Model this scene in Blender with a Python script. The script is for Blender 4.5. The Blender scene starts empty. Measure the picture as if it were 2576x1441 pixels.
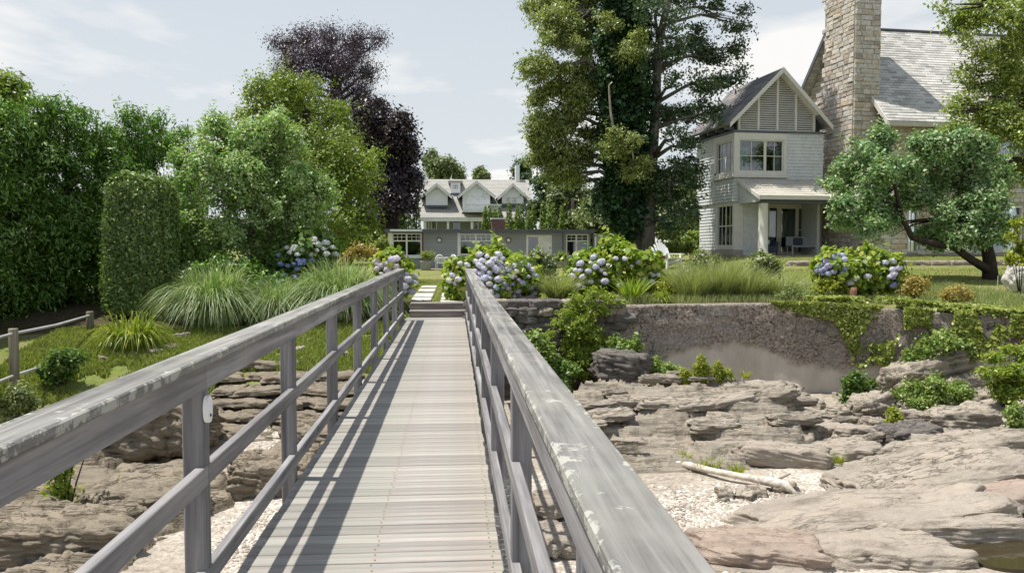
import bpy, bmesh, math
import numpy as np
from mathutils import Vector, Matrix

# ------------------------------------------------------------ camera, sky, sun, exposure
scn = bpy.context.scene
COL = scn.collection
FPX, CX, CY, EYE = 2050.0, 1288.0, 720.5, 1.64      # focal length etc. in units of a 2576 px wide picture
YAW = math.atan((1288 - 1142) / FPX)
PIT = math.atan((CY - 620) / FPX)
FW = np.array([math.sin(YAW) * math.cos(PIT), math.cos(YAW) * math.cos(PIT), -math.sin(PIT)])
RT = np.array([math.cos(YAW), -math.sin(YAW), 0.0])
UP = np.cross(RT, FW)
CAMP = np.array([0, 0, EYE])
cam = bpy.data.cameras.new('camera')
cam.sensor_width = 36.0
cam.lens = 36.0 * FPX / 2576.0
cam.clip_start = 0.05
cam.clip_end = 3000
camo = bpy.data.objects.new('camera', cam)
COL.objects.link(camo)
M = Matrix([[RT[0], UP[0], -FW[0], 0], [RT[1], UP[1], -FW[1], 0], [RT[2], UP[2], -FW[2], EYE], [0, 0, 0, 1]])
camo.matrix_world = M
scn.camera = camo

SUN_EL, SUN_AZ = math.radians(69.0), math.radians(7.0)   # azimuth: from the left, a little ahead
SD = Vector((-math.cos(SUN_AZ) * math.cos(SUN_EL), math.sin(SUN_AZ) * math.cos(SUN_EL), math.sin(SUN_EL)))
world = bpy.data.worlds.new('World')
scn.world = world
world.use_nodes = True
wn, wl = world.node_tree.nodes, world.node_tree.links
wn.clear()
wo = wn.new('ShaderNodeOutputWorld')
bg = wn.new('ShaderNodeBackground')
sky = wn.new('ShaderNodeTexSky')
sky.sky_type = 'NISHITA'
sky.sun_disc = False
sky.sun_elevation = SUN_EL
sky.sun_rotation = math.atan2(SD.x, SD.y)
sky.air_density = 1.0
sky.dust_density = 2.0
sky.ozone_density = 1.0
bg.inputs['Strength'].default_value = 0.1
tc = wn.new('ShaderNodeTexCoord')
sep = wn.new('ShaderNodeSeparateXYZ')
wl.new(tc.outputs['Generated'], sep.inputs[0])
zmx = wn.new('ShaderNodeMath'); zmx.operation = 'MAXIMUM'; zmx.inputs[1].default_value = 0.06
wl.new(sep.outputs['Z'], zmx.inputs[0])
vdiv = wn.new('ShaderNodeVectorMath'); vdiv.operation = 'DIVIDE'       # flat cloud layer overhead
cz = wn.new('ShaderNodeCombineXYZ')
for i in range(3): wl.new(zmx.outputs[0], cz.inputs[i])
wl.new(tc.outputs['Generated'], vdiv.inputs[0]); wl.new(cz.outputs[0], vdiv.inputs[1])
cmap = wn.new('ShaderNodeMapping'); cmap.inputs['Location'].default_value = (7.3, 1.9, 0.0)
cmap.inputs['Scale'].default_value = (1.0, 0.62, 1.0)
wl.new(vdiv.outputs[0], cmap.inputs[0])
cn = wn.new('ShaderNodeTexNoise'); cn.inputs['Scale'].default_value = 0.7
cn.inputs['Detail'].default_value = 5; cn.inputs['Roughness'].default_value = 0.52
wl.new(cmap.outputs[0], cn.inputs['Vector'])
cr = wn.new('ShaderNodeValToRGB'); cr.color_ramp.elements[0].position = 0.50; cr.color_ramp.elements[1].position = 0.62
cr.color_ramp.elements[0].color = (0, 0, 0, 1); cr.color_ramp.elements[1].color = (1, 1, 1, 1)
wl.new(cn.outputs['Fac'], cr.inputs[0])
veil = wn.new('ShaderNodeMix'); veil.data_type = 'RGBA'; veil.inputs[0].default_value = 0.86   # thin high haze
veil.inputs[7].default_value = (6.1, 6.45, 6.65, 1)
vr = wn.new('ShaderNodeMapRange'); vr.inputs['From Min'].default_value = 0.0; vr.inputs['From Max'].default_value = 0.95
vr.inputs['To Min'].default_value = 0.92; vr.inputs['To Max'].default_value = 0.35
wl.new(sep.outputs['Z'], vr.inputs['Value']); wl.new(vr.outputs[0], veil.inputs[0])
wl.new(sky.outputs[0], veil.inputs[6])
vz = wn.new('ShaderNodeValToRGB'); vz.color_ramp.elements[0].position = 0.30; vz.color_ramp.elements[1].position = 0.85   # deeper blue overhead
vz.color_ramp.elements[0].color = (0.61, 0.645, 0.665, 1); vz.color_ramp.elements[1].color = (0.42, 0.54, 0.72, 1)
wl.new(sep.outputs['Z'], vz.inputs[0])
v10 = wn.new('ShaderNodeVectorMath'); v10.operation = 'SCALE'; v10.inputs['Scale'].default_value = 10.0
wl.new(vz.outputs[0], v10.inputs[0]); wl.new(v10.outputs[0], veil.inputs[7])
cloud = wn.new('ShaderNodeMix'); cloud.data_type = 'RGBA'; cloud.inputs[7].default_value = (7.7, 7.6, 7.45, 1)
wl.new(cr.outputs[0], cloud.inputs[0]); wl.new(veil.outputs[2], cloud.inputs[6])
wl.new(cloud.outputs[2], bg.inputs['Color']); wl.new(bg.outputs[0], wo.inputs[0])

sl = bpy.data.lights.new('sun', 'SUN')
sl.energy = 5.0
sl.angle = math.radians(0.53)
sl.color = (1.0, 0.955, 0.89)
so = bpy.data.objects.new('sun', sl)
COL.objects.link(so)
so.rotation_euler = SD.to_track_quat('Z', 'Y').to_euler()
so.location = (-10, 5, 40)
scn.view_settings.view_transform = 'Standard'
scn.view_settings.look = 'None'
scn.view_settings.gamma = 1.0
scn.view_settings.exposure = 0.35
scn.render.engine = 'CYCLES'
scn.render.resolution_x, scn.render.resolution_y = 1024, 572
scn.cycles.max_bounces = 8
scn.cycles.transparent_max_bounces = 8

# ------------------------------------------------------------ helpers
def rng_(s): return np.random.RandomState(s)
def ray(x, y): return FW + RT * (x - CX) / FPX - UP * (y - CY) / FPX
def at(x, y, Y):
    d = ray(x, y); return CAMP + d * (Y / d[1])
def onz(x, y, z):
    d = ray(x, y); return CAMP + d * ((z - EYE) / d[2])
def ss(a, b, x):
    t = np.clip((np.asarray(x, float) - a) / (b - a), 0, 1); return t * t * (3 - 2 * t)
_T = np.random.RandomState(99).rand(64, 64, 64)
def vnoise(p):                                     # value noise, p (n,3) -> 0..1
    p = np.asarray(p, float); i = np.floor(p).astype(int); f = p - i; f = f * f * (3 - 2 * f)
    i0 = i % 64; i1 = (i + 1) % 64
    def g(a, b, c): return _T[(i1 if a else i0)[:, 0], (i1 if b else i0)[:, 1], (i1 if c else i0)[:, 2]]
    fx, fy, fz = f[:, 0], f[:, 1], f[:, 2]
    x00 = g(0,0,0)*(1-fx)+g(1,0,0)*fx; x10 = g(0,1,0)*(1-fx)+g(1,1,0)*fx
    x01 = g(0,0,1)*(1-fx)+g(1,0,1)*fx; x11 = g(0,1,1)*(1-fx)+g(1,1,1)*fx
    return (x00*(1-fy)+x10*fy)*(1-fz) + (x01*(1-fy)+x11*fy)*fz
def fbm(p, o=4):
    p = np.asarray(p, float); r = np.zeros(len(p)); a = 0.5; t = 0
    for k in range(o):
        r += a * vnoise(p * (2.03 ** k) + 7.7 * k); t += a; a *= 0.5
    return r / t
def fb1(x, y, z=0.0, o=4): return float(fbm(np.array([[x, y, z]]), o)[0])

def thing(name, label, cat, loc=(0, 0, 0), group=None):
    o = bpy.data.objects.new(name, None); COL.objects.link(o)
    o.location = tuple(float(a) for a in loc); o.empty_display_size = 0.2
    o['label'] = label; o['category'] = cat
    if group: o['group'] = group
    return o
def tag(o, label, cat, group=None):
    o['label'] = label; o['category'] = cat
    if group: o['group'] = group
    return o
ROOTS = {}
def worldpos(o):
    v = Vector(o.location)
    return v if o.parent is None else v + o.matrix_parent_inverse.to_translation() + worldpos(o.parent)
def setparent(o, par):                              # keeps world position (parents are never rotated)
    if par is None: return
    o.parent = par
    o.matrix_parent_inverse = Matrix.Translation(-worldpos(par))
def link(name, me, mats, par=None, loc=None, rot=None, smooth=False):
    o = bpy.data.objects.new(name, me); COL.objects.link(o)
    if mats is not None and len(me.materials) == 0:
        for m in (mats if isinstance(mats, (list, tuple)) else [mats]): me.materials.append(m)
    if loc is not None: o.location = tuple(float(a) for a in loc)
    if rot is not None: o.rotation_euler = rot
    if smooth: me.polygons.foreach_set('use_smooth', [True] * len(me.polygons))
    setparent(o, par)
    return o
def mesh_np(name, V, Fq):
    me = bpy.data.meshes.new(name)
    V = np.ascontiguousarray(V, dtype=np.float32); Fq = np.ascontiguousarray(Fq, dtype=np.int32)
    n, k = Fq.shape
    me.vertices.add(len(V)); me.vertices.foreach_set('co', V.ravel())
    me.loops.add(n * k); me.loops.foreach_set('vertex_index', Fq.ravel())
    me.polygons.add(n); me.polygons.foreach_set('loop_start', np.arange(0, n * k, k, dtype=np.int32))
    me.polygons.foreach_set('loop_total', np.full(n, k, dtype=np.int32))
    me.update(calc_edges=True)
    return me
class MB:                                           # mesh collector: boxes, tubes, prisms -> ONE mesh
    def __init__(s): s.v = []; s.f = []
    def add(s, vs, fs):
        b = len(s.v); s.v += [tuple(map(float, p)) for p in vs]; s.f += [tuple(b + i for i in f) for f in fs]; return s
    def box(s, x0, x1, y0, y1, z0, z1):
        return s.add([(x0,y0,z0),(x1,y0,z0),(x1,y1,z0),(x0,y1,z0),(x0,y0,z1),(x1,y0,z1),(x1,y1,z1),(x0,y1,z1)],
                     [(0,3,2,1),(4,5,6,7),(0,1,5,4),(1,2,6,5),(2,3,7,6),(3,0,4,7)])
    def prism(s, poly, ext):                        # poly: 3-D points in a plane, ext: extrusion vector
        n = len(poly); e = np.array(ext, float); p = [np.array(q, float) for q in poly]
        vs = p + [q + e for q in p]
        return s.add(vs, [tuple(range(n))[::-1], tuple(range(n, 2*n))] + [(i, (i+1) % n, n + (i+1) % n, n + i) for i in range(n)])
    def tube(s, pts, rad, n=8, cap=True, wob=0, seed=0):
        pts = [np.array(p, float) for p in pts]; m = len(pts); r = np.broadcast_to(np.array(rad, float), (m,)); rg = rng_(seed)
        b = len(s.v); up = np.array([0.31, 0.17, 0.93])
        for i in range(m):
            t = pts[min(i+1, m-1)] - pts[max(i-1, 0)]; t = t / (np.linalg.norm(t) + 1e-9)
            a = np.cross(t, up)
            if np.linalg.norm(a) < 0.15: a = np.cross(t, np.array([1, 0.2, 0.1]))
            a /= np.linalg.norm(a); c = np.cross(t, a)
            for k in range(n):
                w = 2*math.pi*k/n; q = r[i] * (1 + wob * (rg.rand() - 0.5))
                s.v.append(tuple(pts[i] + a*math.cos(w)*q + c*math.sin(w)*q))
        for i in range(m-1):
            for k in range(n):
                s.f.append((b+i*n+k, b+i*n+(k+1) % n, b+(i+1)*n+(k+1) % n, b+(i+1)*n+k))
        if cap:
            s.f.append(tuple(b+k for k in range(n))[::-1]); s.f.append(tuple(b+(m-1)*n+k for k in range(n)))
        return s
    def map(s, fn): s.v = [tuple(fn(np.array(p))) for p in s.v]; return s
    def build(s, name, mat, par=None, bevel=0, smooth=False, seg=1):
        me = bpy.data.meshes.new(name)
        bm = bmesh.new(); vs = [bm.verts.new(p) for p in s.v]
        for f in s.f:
            try: bm.faces.new([vs[i] for i in f])
            except ValueError: pass
        bmesh.ops.recalc_face_normals(bm, faces=bm.faces)
        if bevel: bmesh.ops.bevel(bm, geom=bm.edges[:], offset=bevel, segments=seg, affect='EDGES', clamp_overlap=True)
        bm.to_mesh(me); bm.free()
        return link(name, me, mat, par, smooth=smooth)

# ------------------------------------------------------------ materials
class NT:
    def __init__(s, name):
        s.m = bpy.data.materials.new(name); s.m.use_nodes = True; s.t = s.m.node_tree; s.t.nodes.clear()
    def n(s, typ, **kw):
        x = s.t.nodes.new(typ)
        for k, v in kw.items():
            if hasattr(x, k): setattr(x, k, v)
        return x
    def l(s, a, b): s.t.links.new(a, b)
    def coord(s, kind='Object', scale=(1, 1, 1), rot=(0, 0, 0)):
        c = s.n('ShaderNodeTexCoord'); m = s.n('ShaderNodeMapping')
        m.inputs['Scale'].default_value = scale; m.inputs['Rotation'].default_value = rot
        s.l(c.outputs[kind], m.inputs[0]); return m.outputs[0]
    def noise(s, vec, scale, det=4, rough=0.55, dist=0.0):
        x = s.n('ShaderNodeTexNoise'); x.inputs['Scale'].default_value = scale; x.inputs['Detail'].default_value = det
        x.inputs['Roughness'].default_value = rough; x.inputs['Distortion'].default_value = dist
        if vec is not None: s.l(vec, x.inputs['Vector'])
        return x.outputs['Fac']
    def vor(s, vec, scale, feat='F1', out='Distance'):
        x = s.n('ShaderNodeTexVoronoi'); x.feature = feat; x.inputs['Scale'].default_value = scale
        s.l(vec, x.inputs['Vector']); return x.outputs[out]
    def ramp(s, fac, stops, interp='LINEAR'):
        r = s.n('ShaderNodeValToRGB'); r.color_ramp.interpolation = interp; e = r.color_ramp.elements
        while len(e) < len(stops): e.new(0.5)
        for q, (p, c) in zip(e, stops):
            q.position = p; q.color = (c, c, c, 1) if isinstance(c, (int, float)) else (c[0], c[1], c[2], 1)
        s.l(fac, r.inputs[0]); return r.outputs[0]
    def mix(s, fac, a, b, mode='MIX'):
        x = s.n('ShaderNodeMix'); x.data_type = 'RGBA'; x.blend_type = mode
        for v, i in ((fac, 0), (a, 6), (b, 7)):
            if isinstance(v, (int, float)) and i == 0: x.inputs[0].default_value = v
            elif isinstance(v, (tuple, list)): x.inputs[i].default_value = (v[0], v[1], v[2], 1)
            else: s.l(v, x.inputs[i])
        return x.outputs[2]
    def math(s, op, a, b=None):
        x = s.n('ShaderNodeMath'); x.operation = op
        for v, i in ((a, 0), (b, 1)):
            if v is None: continue
            if isinstance(v, (int, float)): x.inputs[i].default_value = v
            else: s.l(v, x.inputs[i])
        return x.outputs[0]
    def bump(s, h, strength=0.4, dist=0.02, nrm=None):
        x = s.n('ShaderNodeBump'); x.inputs['Strength'].default_value = strength; x.inputs['Distance'].default_value = dist
        s.l(h, x.inputs['Height'])
        if nrm is not None: s.l(nrm, x.inputs['Normal'])
        return x.outputs[0]
    def out(s, col, rough=0.7, bump=None, spec=0.3, metal=0.0, extra=None):
        p = s.n('ShaderNodeBsdfPrincipled')
        if isinstance(col, (tuple, list)): p.inputs['Base Color'].default_value = (*col[:3], 1)
        else: s.l(col, p.inputs['Base Color'])
        if isinstance(rough, (int, float)): p.inputs['Roughness'].default_value = rough
        else: s.l(rough, p.inputs['Roughness'])
        p.inputs['Specular IOR Level'].default_value = spec; p.inputs['Metallic'].default_value = metal
        if bump is not None: s.l(bump, p.inputs['Normal'])
        o = s.n('ShaderNodeOutputMaterial'); s.l(p.outputs[0], o.inputs[0]); s.p = p
        return s.m

def leaf_mat(name, cols, trans=0.42, rough=0.42, spec=0.45, gain=1.3):
    t = NT(name); g = t.n('ShaderNodeNewGeometry')
    n = len(cols); cols = [tuple(min(0.42, a * gain) for a in q) for q in cols]
    c = t.ramp(g.outputs['Random Per Island'], [(i / max(1, n - 1), q) for i, q in enumerate(cols)])
    big = t.noise(t.coord('Object'), 0.9, 2)
    c = t.mix(t.ramp(big, [(0.35, 0.0), (0.7, 0.45)]), c, t.mix(1.0, c, (1.15, 1.2, 0.8), 'MULTIPLY'))
    p = t.n('ShaderNodeBsdfPrincipled'); t.l(c, p.inputs['Base Color']); p.inputs['Roughness'].default_value = rough
    p.inputs['Specular IOR Level'].default_value = spec
    tr = t.n('ShaderNodeBsdfTranslucent'); t.l(t.mix(1.0, c, (1.25, 1.35, 0.7), 'MULTIPLY'), tr.inputs['Color'])
    mx = t.n('ShaderNodeMixShader'); mx.inputs[0].default_value = trans
    t.l(p.outputs[0], mx.inputs[1]); t.l(tr.outputs[0], mx.inputs[2])
    o = t.n('ShaderNodeOutputMaterial'); t.l(mx.outputs[0], o.inputs[0]); return t.m

def wood_mat(name, scale, c0, c1, lichen=0.0, objrand=0.25, foot=0.0, tint=0.0, con=0.72):
    t = NT(name); v = t.coord('Object', scale)
    g1 = t.noise(v, 1.0, 6, 0.62, 0.35); g2 = t.noise(v, 4.3, 4, 0.6)
    w = t.coord('Object'); big = t.noise(w, 1.7, 3)
    oi = t.n('ShaderNodeObjectInfo')
    c = t.ramp(g1, [(0.34, [a * con for a in c0]), (0.47, c0), (0.64, c1)])
    c = t.mix(t.ramp(g2, [(0.55, 0.0), (0.75, 0.5)]), c, [a * 0.5 for a in c0])
    c = t.mix(t.ramp(big, [(0.35, 0.0), (0.75, 0.35)]), c, [c1[0] * 1.05, c1[1], c1[2] * 0.9])
    c = t.mix(t.ramp(t.noise(w, 0.8, 5, 0.65), [(0.42, 0.0), (0.66, 0.40)]), c, [c0[0] * 0.78, c0[1] * 0.76, c0[2] * 0.76])
    c = t.mix(1.0, c, t.ramp(oi.outputs['Random'], [(0.0, 1 - objrand), (1.0, 1 + objrand * 0.6)]), 'MULTIPLY')
    if tint:
        c = t.mix(t.ramp(t.noise(w, 2.6, 3), [(0.45, 0.0), (0.65, tint)]), c, t.mix(1.0, c, (1.08, 0.96, 0.94), 'MULTIPLY'))
        c = t.mix(t.ramp(t.noise(t.coord('Object', (1, 1, 1), (0, 0, 0.7)), 1.9, 3), [(0.45, 0.0), (0.65, tint)]), c, t.mix(1.0, c, (0.94, 1.03, 0.95), 'MULTIPLY'))
    if foot:                                          # trodden, paler strip
        c = t.mix(foot, c, (0.40, 0.375, 0.335))
    h = t.math('ADD', g1, t.math('MULTIPLY', g2, 0.5))
    if lichen:
        n1 = t.noise(w, 9.0, 5, 0.7, 0.4); n2 = t.noise(w, 34.0, 3); n3 = t.noise(w, 2.3, 2)
        s = t.math('ADD', t.math('MULTIPLY', n1, 0.62), t.math('ADD', t.math('MULTIPLY', n2, 0.2), t.math('MULTIPLY', n3, 0.26)))
        k = t.ramp(s, [(0.66 - 0.05 * lichen, 0.0), (0.69 - 0.05 * lichen, 0.85)])
        ge = t.n('ShaderNodeTexCoord'); gs = t.n('ShaderNodeSeparateXYZ'); t.l(ge.outputs['Generated'], gs.inputs[0])
        ed = t.ramp(t.math('ABSOLUTE', t.math('SUBTRACT', gs.outputs[0], 0.5)), [(0.33, 0.0), (0.5, 1.0)])
        k = t.ramp(t.math('ADD', s, t.math('MULTIPLY', ed, 0.085)), [(0.625, 0.0), (0.665, 0.75)])
        grn = t.ramp(t.noise(w, 3.1, 4), [(0.42, 0.0), (0.62, 0.55)])
        c = t.mix(grn, c, (0.25, 0.25, 0.215))
        c = t.mix(k, c, (0.42, 0.42, 0.37)); h = t.math('ADD', h, t.math('MULTIPLY', k, 1.2))
    return t.out(c, 0.85, t.bump(h, 0.55, 0.006), 0.15)

MT = {}
MT['wood_x'] = wood_mat('weathered_plank', (0.7, 17, 17), (0.275, 0.264, 0.242), (0.375, 0.36, 0.332), objrand=0.20, tint=0.7, con=0.82)
MT['wood_y'] = wood_mat('weathered_rail', (17, 0.7, 17), (0.20, 0.196, 0.20), (0.345, 0.337, 0.338), objrand=0.14, con=0.55)
MT['wood_z'] = wood_mat('weathered_post', (19, 19, 0.8), (0.16, 0.16, 0.17), (0.30, 0.298, 0.31), objrand=0.14, con=0.5)
MT['wood_cap'] = wood_mat('lichened_cap_board', (24, 0.8, 24), (0.165, 0.163, 0.158), (0.335, 0.328, 0.312), lichen=0.9, con=0.45)
MT['old_wood'] = wood_mat('fence_wood', (22, 22, 1.5), (0.20, 0.19, 0.14), (0.34, 0.32, 0.25))
MT['drift'] = wood_mat('driftwood_grain', (2.0, 14, 14), (0.42, 0.38, 0.32), (0.66, 0.61, 0.54))
MT['step_wood'] = wood_mat('step_board', (1.3, 24, 24), (0.22, 0.20, 0.185), (0.36, 0.335, 0.31))

def plain(name, col, rough=0.6, spec=0.3, var=0.12, scale=3.0, metal=0.0):
    t = NT(name); n = t.noise(t.coord('Object'), scale, 5)
    c = t.mix(1.0, col, t.ramp(n, [(0.3, 1 - var), (0.7, 1 + var)]), 'MULTIPLY')
    return t.out(c, rough, t.bump(n, 0.1, 0.01), spec, metal)
MT['white'] = plain('white_paint', (0.74, 0.75, 0.75), 0.5)
MT['cream'] = plain('cream_trim_paint', (0.60, 0.58, 0.525), 0.55, var=0.06)
MT['greytrim'] = plain('dark_grey_trim', (0.10, 0.11, 0.13), 0.5)
MT['black'] = plain('black_metal', (0.02, 0.02, 0.022), 0.4)
MT['curtain'] = plain('pale_curtain', (0.45, 0.55, 0.52), 0.8)
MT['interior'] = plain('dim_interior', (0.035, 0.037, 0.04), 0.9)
MT['terracotta'] = plain('brown_glaze', (0.12, 0.045, 0.03), 0.4)
MT['potgrey'] = plain('grey_planter', (0.30, 0.30, 0.28), 0.7)
MT['rust'] = plain('rusty_iron', (0.20, 0.10, 0.065), 0.9, var=0.4, scale=25)
MT['cushion'] = plain('grey_cushion', (0.30, 0.32, 0.35), 0.9)
MT['navy'] = plain('navy_cushion', (0.06, 0.07, 0.10), 0.9)
MT['tealdoor'] = plain('blue_fabric', (0.20, 0.33, 0.37), 0.8)
MT['lampglow'] = plain('opal_lamp_glass', (0.80, 0.80, 0.78), 0.3)
MT['stake'] = plain('grey_stake', (0.45, 0.45, 0.44), 0.6)

def glass_mat():
    t = NT('window_glass'); g = t.n('ShaderNodeBsdfGlossy'); g.inputs['Roughness'].default_value = 0.03
    g.inputs['Color'].default_value = (0.9, 0.95, 1, 1)
    n = t.bump(t.noise(t.coord('Object'), 1.3, 2), 0.05, 0.02); t.l(n, g.inputs['Normal'])
    tr = t.n('ShaderNodeBsdfTransparent'); tr.inputs['Color'].default_value = (0.75, 0.8, 0.8, 1)
    fr = t.n('ShaderNodeFresnel'); fr.inputs['IOR'].default_value = 1.5
    mx = t.n('ShaderNodeMixShader'); t.l(t.math('ADD', fr.outputs[0], 0.06), mx.inputs[0])
    t.l(tr.outputs[0], mx.inputs[1]); t.l(g.outputs[0], mx.inputs[2])
    o = t.n('ShaderNodeOutputMaterial'); t.l(mx.outputs[0], o.inputs[0]); return t.m
MT['glass'] = glass_mat()

def rock_mat(name, base, dark, tint, strata=9.0, lichen=0.25, rot=(0.1, 0.15, 0), crack=0.8):
    t = NT(name); v = t.coord('Object', (1.0, 1.6, strata), rot)
    s1 = t.noise(v, 1.1, 6, 0.62, 0.5); s2 = t.noise(t.coord('Object'), 7.5, 6, 0.65); s3 = t.noise(t.coord('Object'), 0.7, 3)
    fine = t.noise(t.coord('Object'), 60.0, 3)
    c = t.ramp(s1, [(0.28, dark), (0.46, base), (0.72, [a * 1.22 for a in base])])
    c = t.mix(t.ramp(s2, [(0.5, 0.0), (0.75, 0.6)]), c, tint)
    c = t.mix(t.ramp(s3, [(0.45, 0.0), (0.7, 0.45)]), c, [base[0]*0.75, base[1]*0.78, base[2]*0.82])
    if lichen:
        c = t.mix(t.ramp(t.noise(t.coord('Object'), 4.2, 5, 0.7), [(0.60, 0.0), (0.68, lichen)]), c, (0.36, 0.37, 0.33))
    cv = t.noise(t.coord('Object', (0.34, 1.7, strata * 0.7), rot), 2.3, 4, 0.6, 0.25)
    cw = t.math('ABSOLUTE', t.math('SUBTRACT', cv, 0.5))
    ck = t.math('MULTIPLY', t.ramp(cw, [(0.0, 1.0), (0.010, 0.7), (0.022, 0.0)]), t.ramp(s3, [(0.38, 1.0), (0.60, 0.15)]))
    ck = t.math('MULTIPLY', ck, crack)
    c = t.mix(ck, c, [a * 0.35 for a in dark])
    c = t.mix(1.0, c, t.ramp(fine, [(0.3, 0.8), (0.7, 1.15)]), 'MULTIPLY')
    s1 = t.math('SUBTRACT', s1, t.math('MULTIPLY', ck, 0.5))
    h = t.math('ADD', t.math('MULTIPLY', s1, 1.4), t.math('ADD', t.math('MULTIPLY', s2, 0.5), t.math('MULTIPLY', fine, 0.14)))
    return t.out(c, 0.88, t.bump(h, 0.75, 0.05), 0.2)
MT['rock'] = rock_mat('layered_schist', (0.29, 0.252, 0.20), (0.09, 0.077, 0.059), (0.225, 0.19, 0.143))
MT['rock_l'] = rock_mat('brown_schist', (0.235, 0.198, 0.146), (0.062, 0.05, 0.038), (0.175, 0.14, 0.098), lichen=0.2)
MT['rock_g'] = rock_mat('grey_schist', (0.325, 0.282, 0.226), (0.11, 0.092, 0.073), (0.235, 0.20, 0.153))
MT['rock_p'] = rock_mat('pale_tan_granite', (0.33, 0.285, 0.232), (0.15, 0.124, 0.097), (0.28, 0.238, 0.185), 5.0, 0.2, crack=0.42)
MT['rock_r'] = rock_mat('pink_granite', (0.32, 0.255, 0.205), (0.16, 0.115, 0.09), (0.33, 0.225, 0.155), 5.0, 0.1, crack=0.35)
MT['rock_d'] = rock_mat('dark_ledge', (0.15, 0.135, 0.12), (0.05, 0.045, 0.04), (0.11, 0.095, 0.08), lichen=0.3)
MT['boulder'] = rock_mat('pale_boulder', (0.55, 0.53, 0.49), (0.35, 0.33, 0.30), (0.48, 0.46, 0.42), 2.0, 0.2)
# ------------------------------------------------------------ terrain
EX = [-400, 0.3, 3.9, 7.2, 8.9, 10.8, 12.5, 16, 30, 400]
EY = [18.9, 18.9, 18.95, 19.1, 18.75, 17.8, 16.8, 15.2, 13, 13]
def edge(x): return np.interp(x, EX, EY)
def upper(x, y):
    R = ss(3, 9, x) * (1 - ss(42, 47, y) * (1 - ss(9, 12, x)))
    z = 0.27 - 0.22 * (1 - ss(19.2, 21.5, y)) * ss(10.5, 8, x) * 0 + R * (0.53 * ss(20, 30, y) + 0.22 * ss(30.0, 30.3, y) * ss(11.5, 13, x) + 0.17 * ss(30.3, 36, y))
    z = z - 0.2 * ss(9.5, 12.5, x) * (1 - ss(17, 21, y))
    z = z + 0.9 * ss(60, 75, y)
    return z + 0.04 * (fbm(np.stack([x * 0.35, y * 0.35, 0 * x], 1), 3) - 0.5)
def beach(x, y):
    z = np.interp(y, [0, 9, 13, 19], [-2.15, -2.1, -2.0, -1.83])
    z = z + 0.45 * ss(8.5, 13, x) * ss(9, 15, y)
    return z + 0.14 * (fbm(np.stack([x * 0.7, y * 0.7, 0 * x + 3], 1), 4) - 0.5)
def leftbank(x, y):
    z = np.interp(y, [0, 10.6, 12.6, 14.2, 15.4, 16.4, 18.4, 20, 22], [-2.05, -1.95, -1.82, -1.45, -0.95, -0.6, -0.2, 0.15, 0.27])
    return z + 0.22 * (fbm(np.stack([x * 0.55, y * 0.55, 0 * x + 9], 1), 4) - 0.5) * (1 - ss(19, 21, y))
def Hn(x, y):
    x = np.asarray(x, float).ravel(); y = np.asarray(y, float).ravel()
    e = edge(x); b = beach(x, y); u_ = upper(x, y)
    r = b + (u_ - b) * ss(e + 0.08, e + 0.30, y)
    l = leftbank(x, y); far = ss(19.6, 22, y); l = l * (1 - far) + u_ * far
    w = ss(-1.25, 0.1, x)
    z = l * (1 - w) + r * w
    return z - 0.30 * ss(-1.3, -1.0, x) * (1 - ss(0.32, 0.6, x)) * ss(18.3, 18.8, y) * (1 - ss(19.75, 19.95, y))
def H(x, y): return float(Hn([x], [y])[0])
def hit(px, py):                                     # where the ray through a pixel meets the ground
    d = ray(px, py); t = np.arange(4.0, 110, 0.03); P = CAMP + d * t[:, None]
    k = np.argmax(P[:, 2] < Hn(P[:, 0], P[:, 1])); return P[k]
def gp(px, Y, py=620):                               # ground point in the pixel column px at depth Y
    p = at(px, py, Y); return np.array([p[0], Y, H(p[0], Y)])

def axis(lo, hi, step, far_lo, far_hi, g=1.16):
    a = list(np.arange(lo, hi + 1e-6, step)); s = step; q = lo
    while q > far_lo: s *= g; q -= s; a.insert(0, q)
    s = step; q = hi
    while q < far_hi: s *= g; q += s; a.append(q)
    return np.array(a)
ax, ay = axis(-13, 16, 0.12, -700, 700), axis(5.5, 23, 0.12, -60, 900)
GX, GY = np.meshgrid(ax, ay); gx, gy = GX.ravel(), GY.ravel(); gz = Hn(gx, gy)
gz = gz + 0.03 * (fbm(np.stack([gx * 3, gy * 3, 0 * gx], 1), 3) - 0.5) * (np.abs(gx) < 16) * (gy < 24)
nx, ny = len(ax), len(ay)
idx = np.arange(nx * ny).reshape(ny, nx)
Fq = np.stack([idx[:-1, :-1].ravel(), idx[:-1, 1:].ravel(), idx[1:, 1:].ravel(), idx[1:, :-1].ravel()], 1)
gme = mesh_np('ground', np.stack([gx, gy, gz], 1), Fq)
nz = fbm(np.stack([gx * 0.9, gy * 0.9, 0 * gx + 5], 1), 4)
lw = 1 - ss(-1.25, 0.1, gx)
grass = np.where(lw > 0.5, ss(15.0, 16.0, gy + (nz - 0.5) * 3 + 1.2 * ss(4.5, 6, -gx)), ss(0.05, 0.3, gy - edge(gx)))
mul = lw * ss(18.2, 19.2, gy) * (1 - ss(21, 23, gy)) + lw * ss(6.5, 8, -gx) * ss(17.5, 19, gy) * (1 - ss(26, 28, gy))
mul = np.maximum(mul, (1 - lw) * ss(0.1, 0.3, gy - edge(gx)) * (1 - ss(1.0, 1.9, gy - edge(gx) + (nz - 0.5))) * ss(9.5, 8, gx) * ss(0.8, 1.3, gx))
def rubble(x, y, n_): return np.maximum(np.maximum(ss(11.6, 12.8, y + (n_ - 0.5) * 3), ss(5.0, 6.4, x + (n_ - 0.5) * 3)) * (np.asarray(x) > -0.6), ss(3.0, 3.7, -np.asarray(x) + (n_ - 0.5) * 2))
rub = rubble(gx, gy, nz)
ca = gme.color_attributes.new('cover', 'FLOAT_COLOR', 'POINT')
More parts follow.
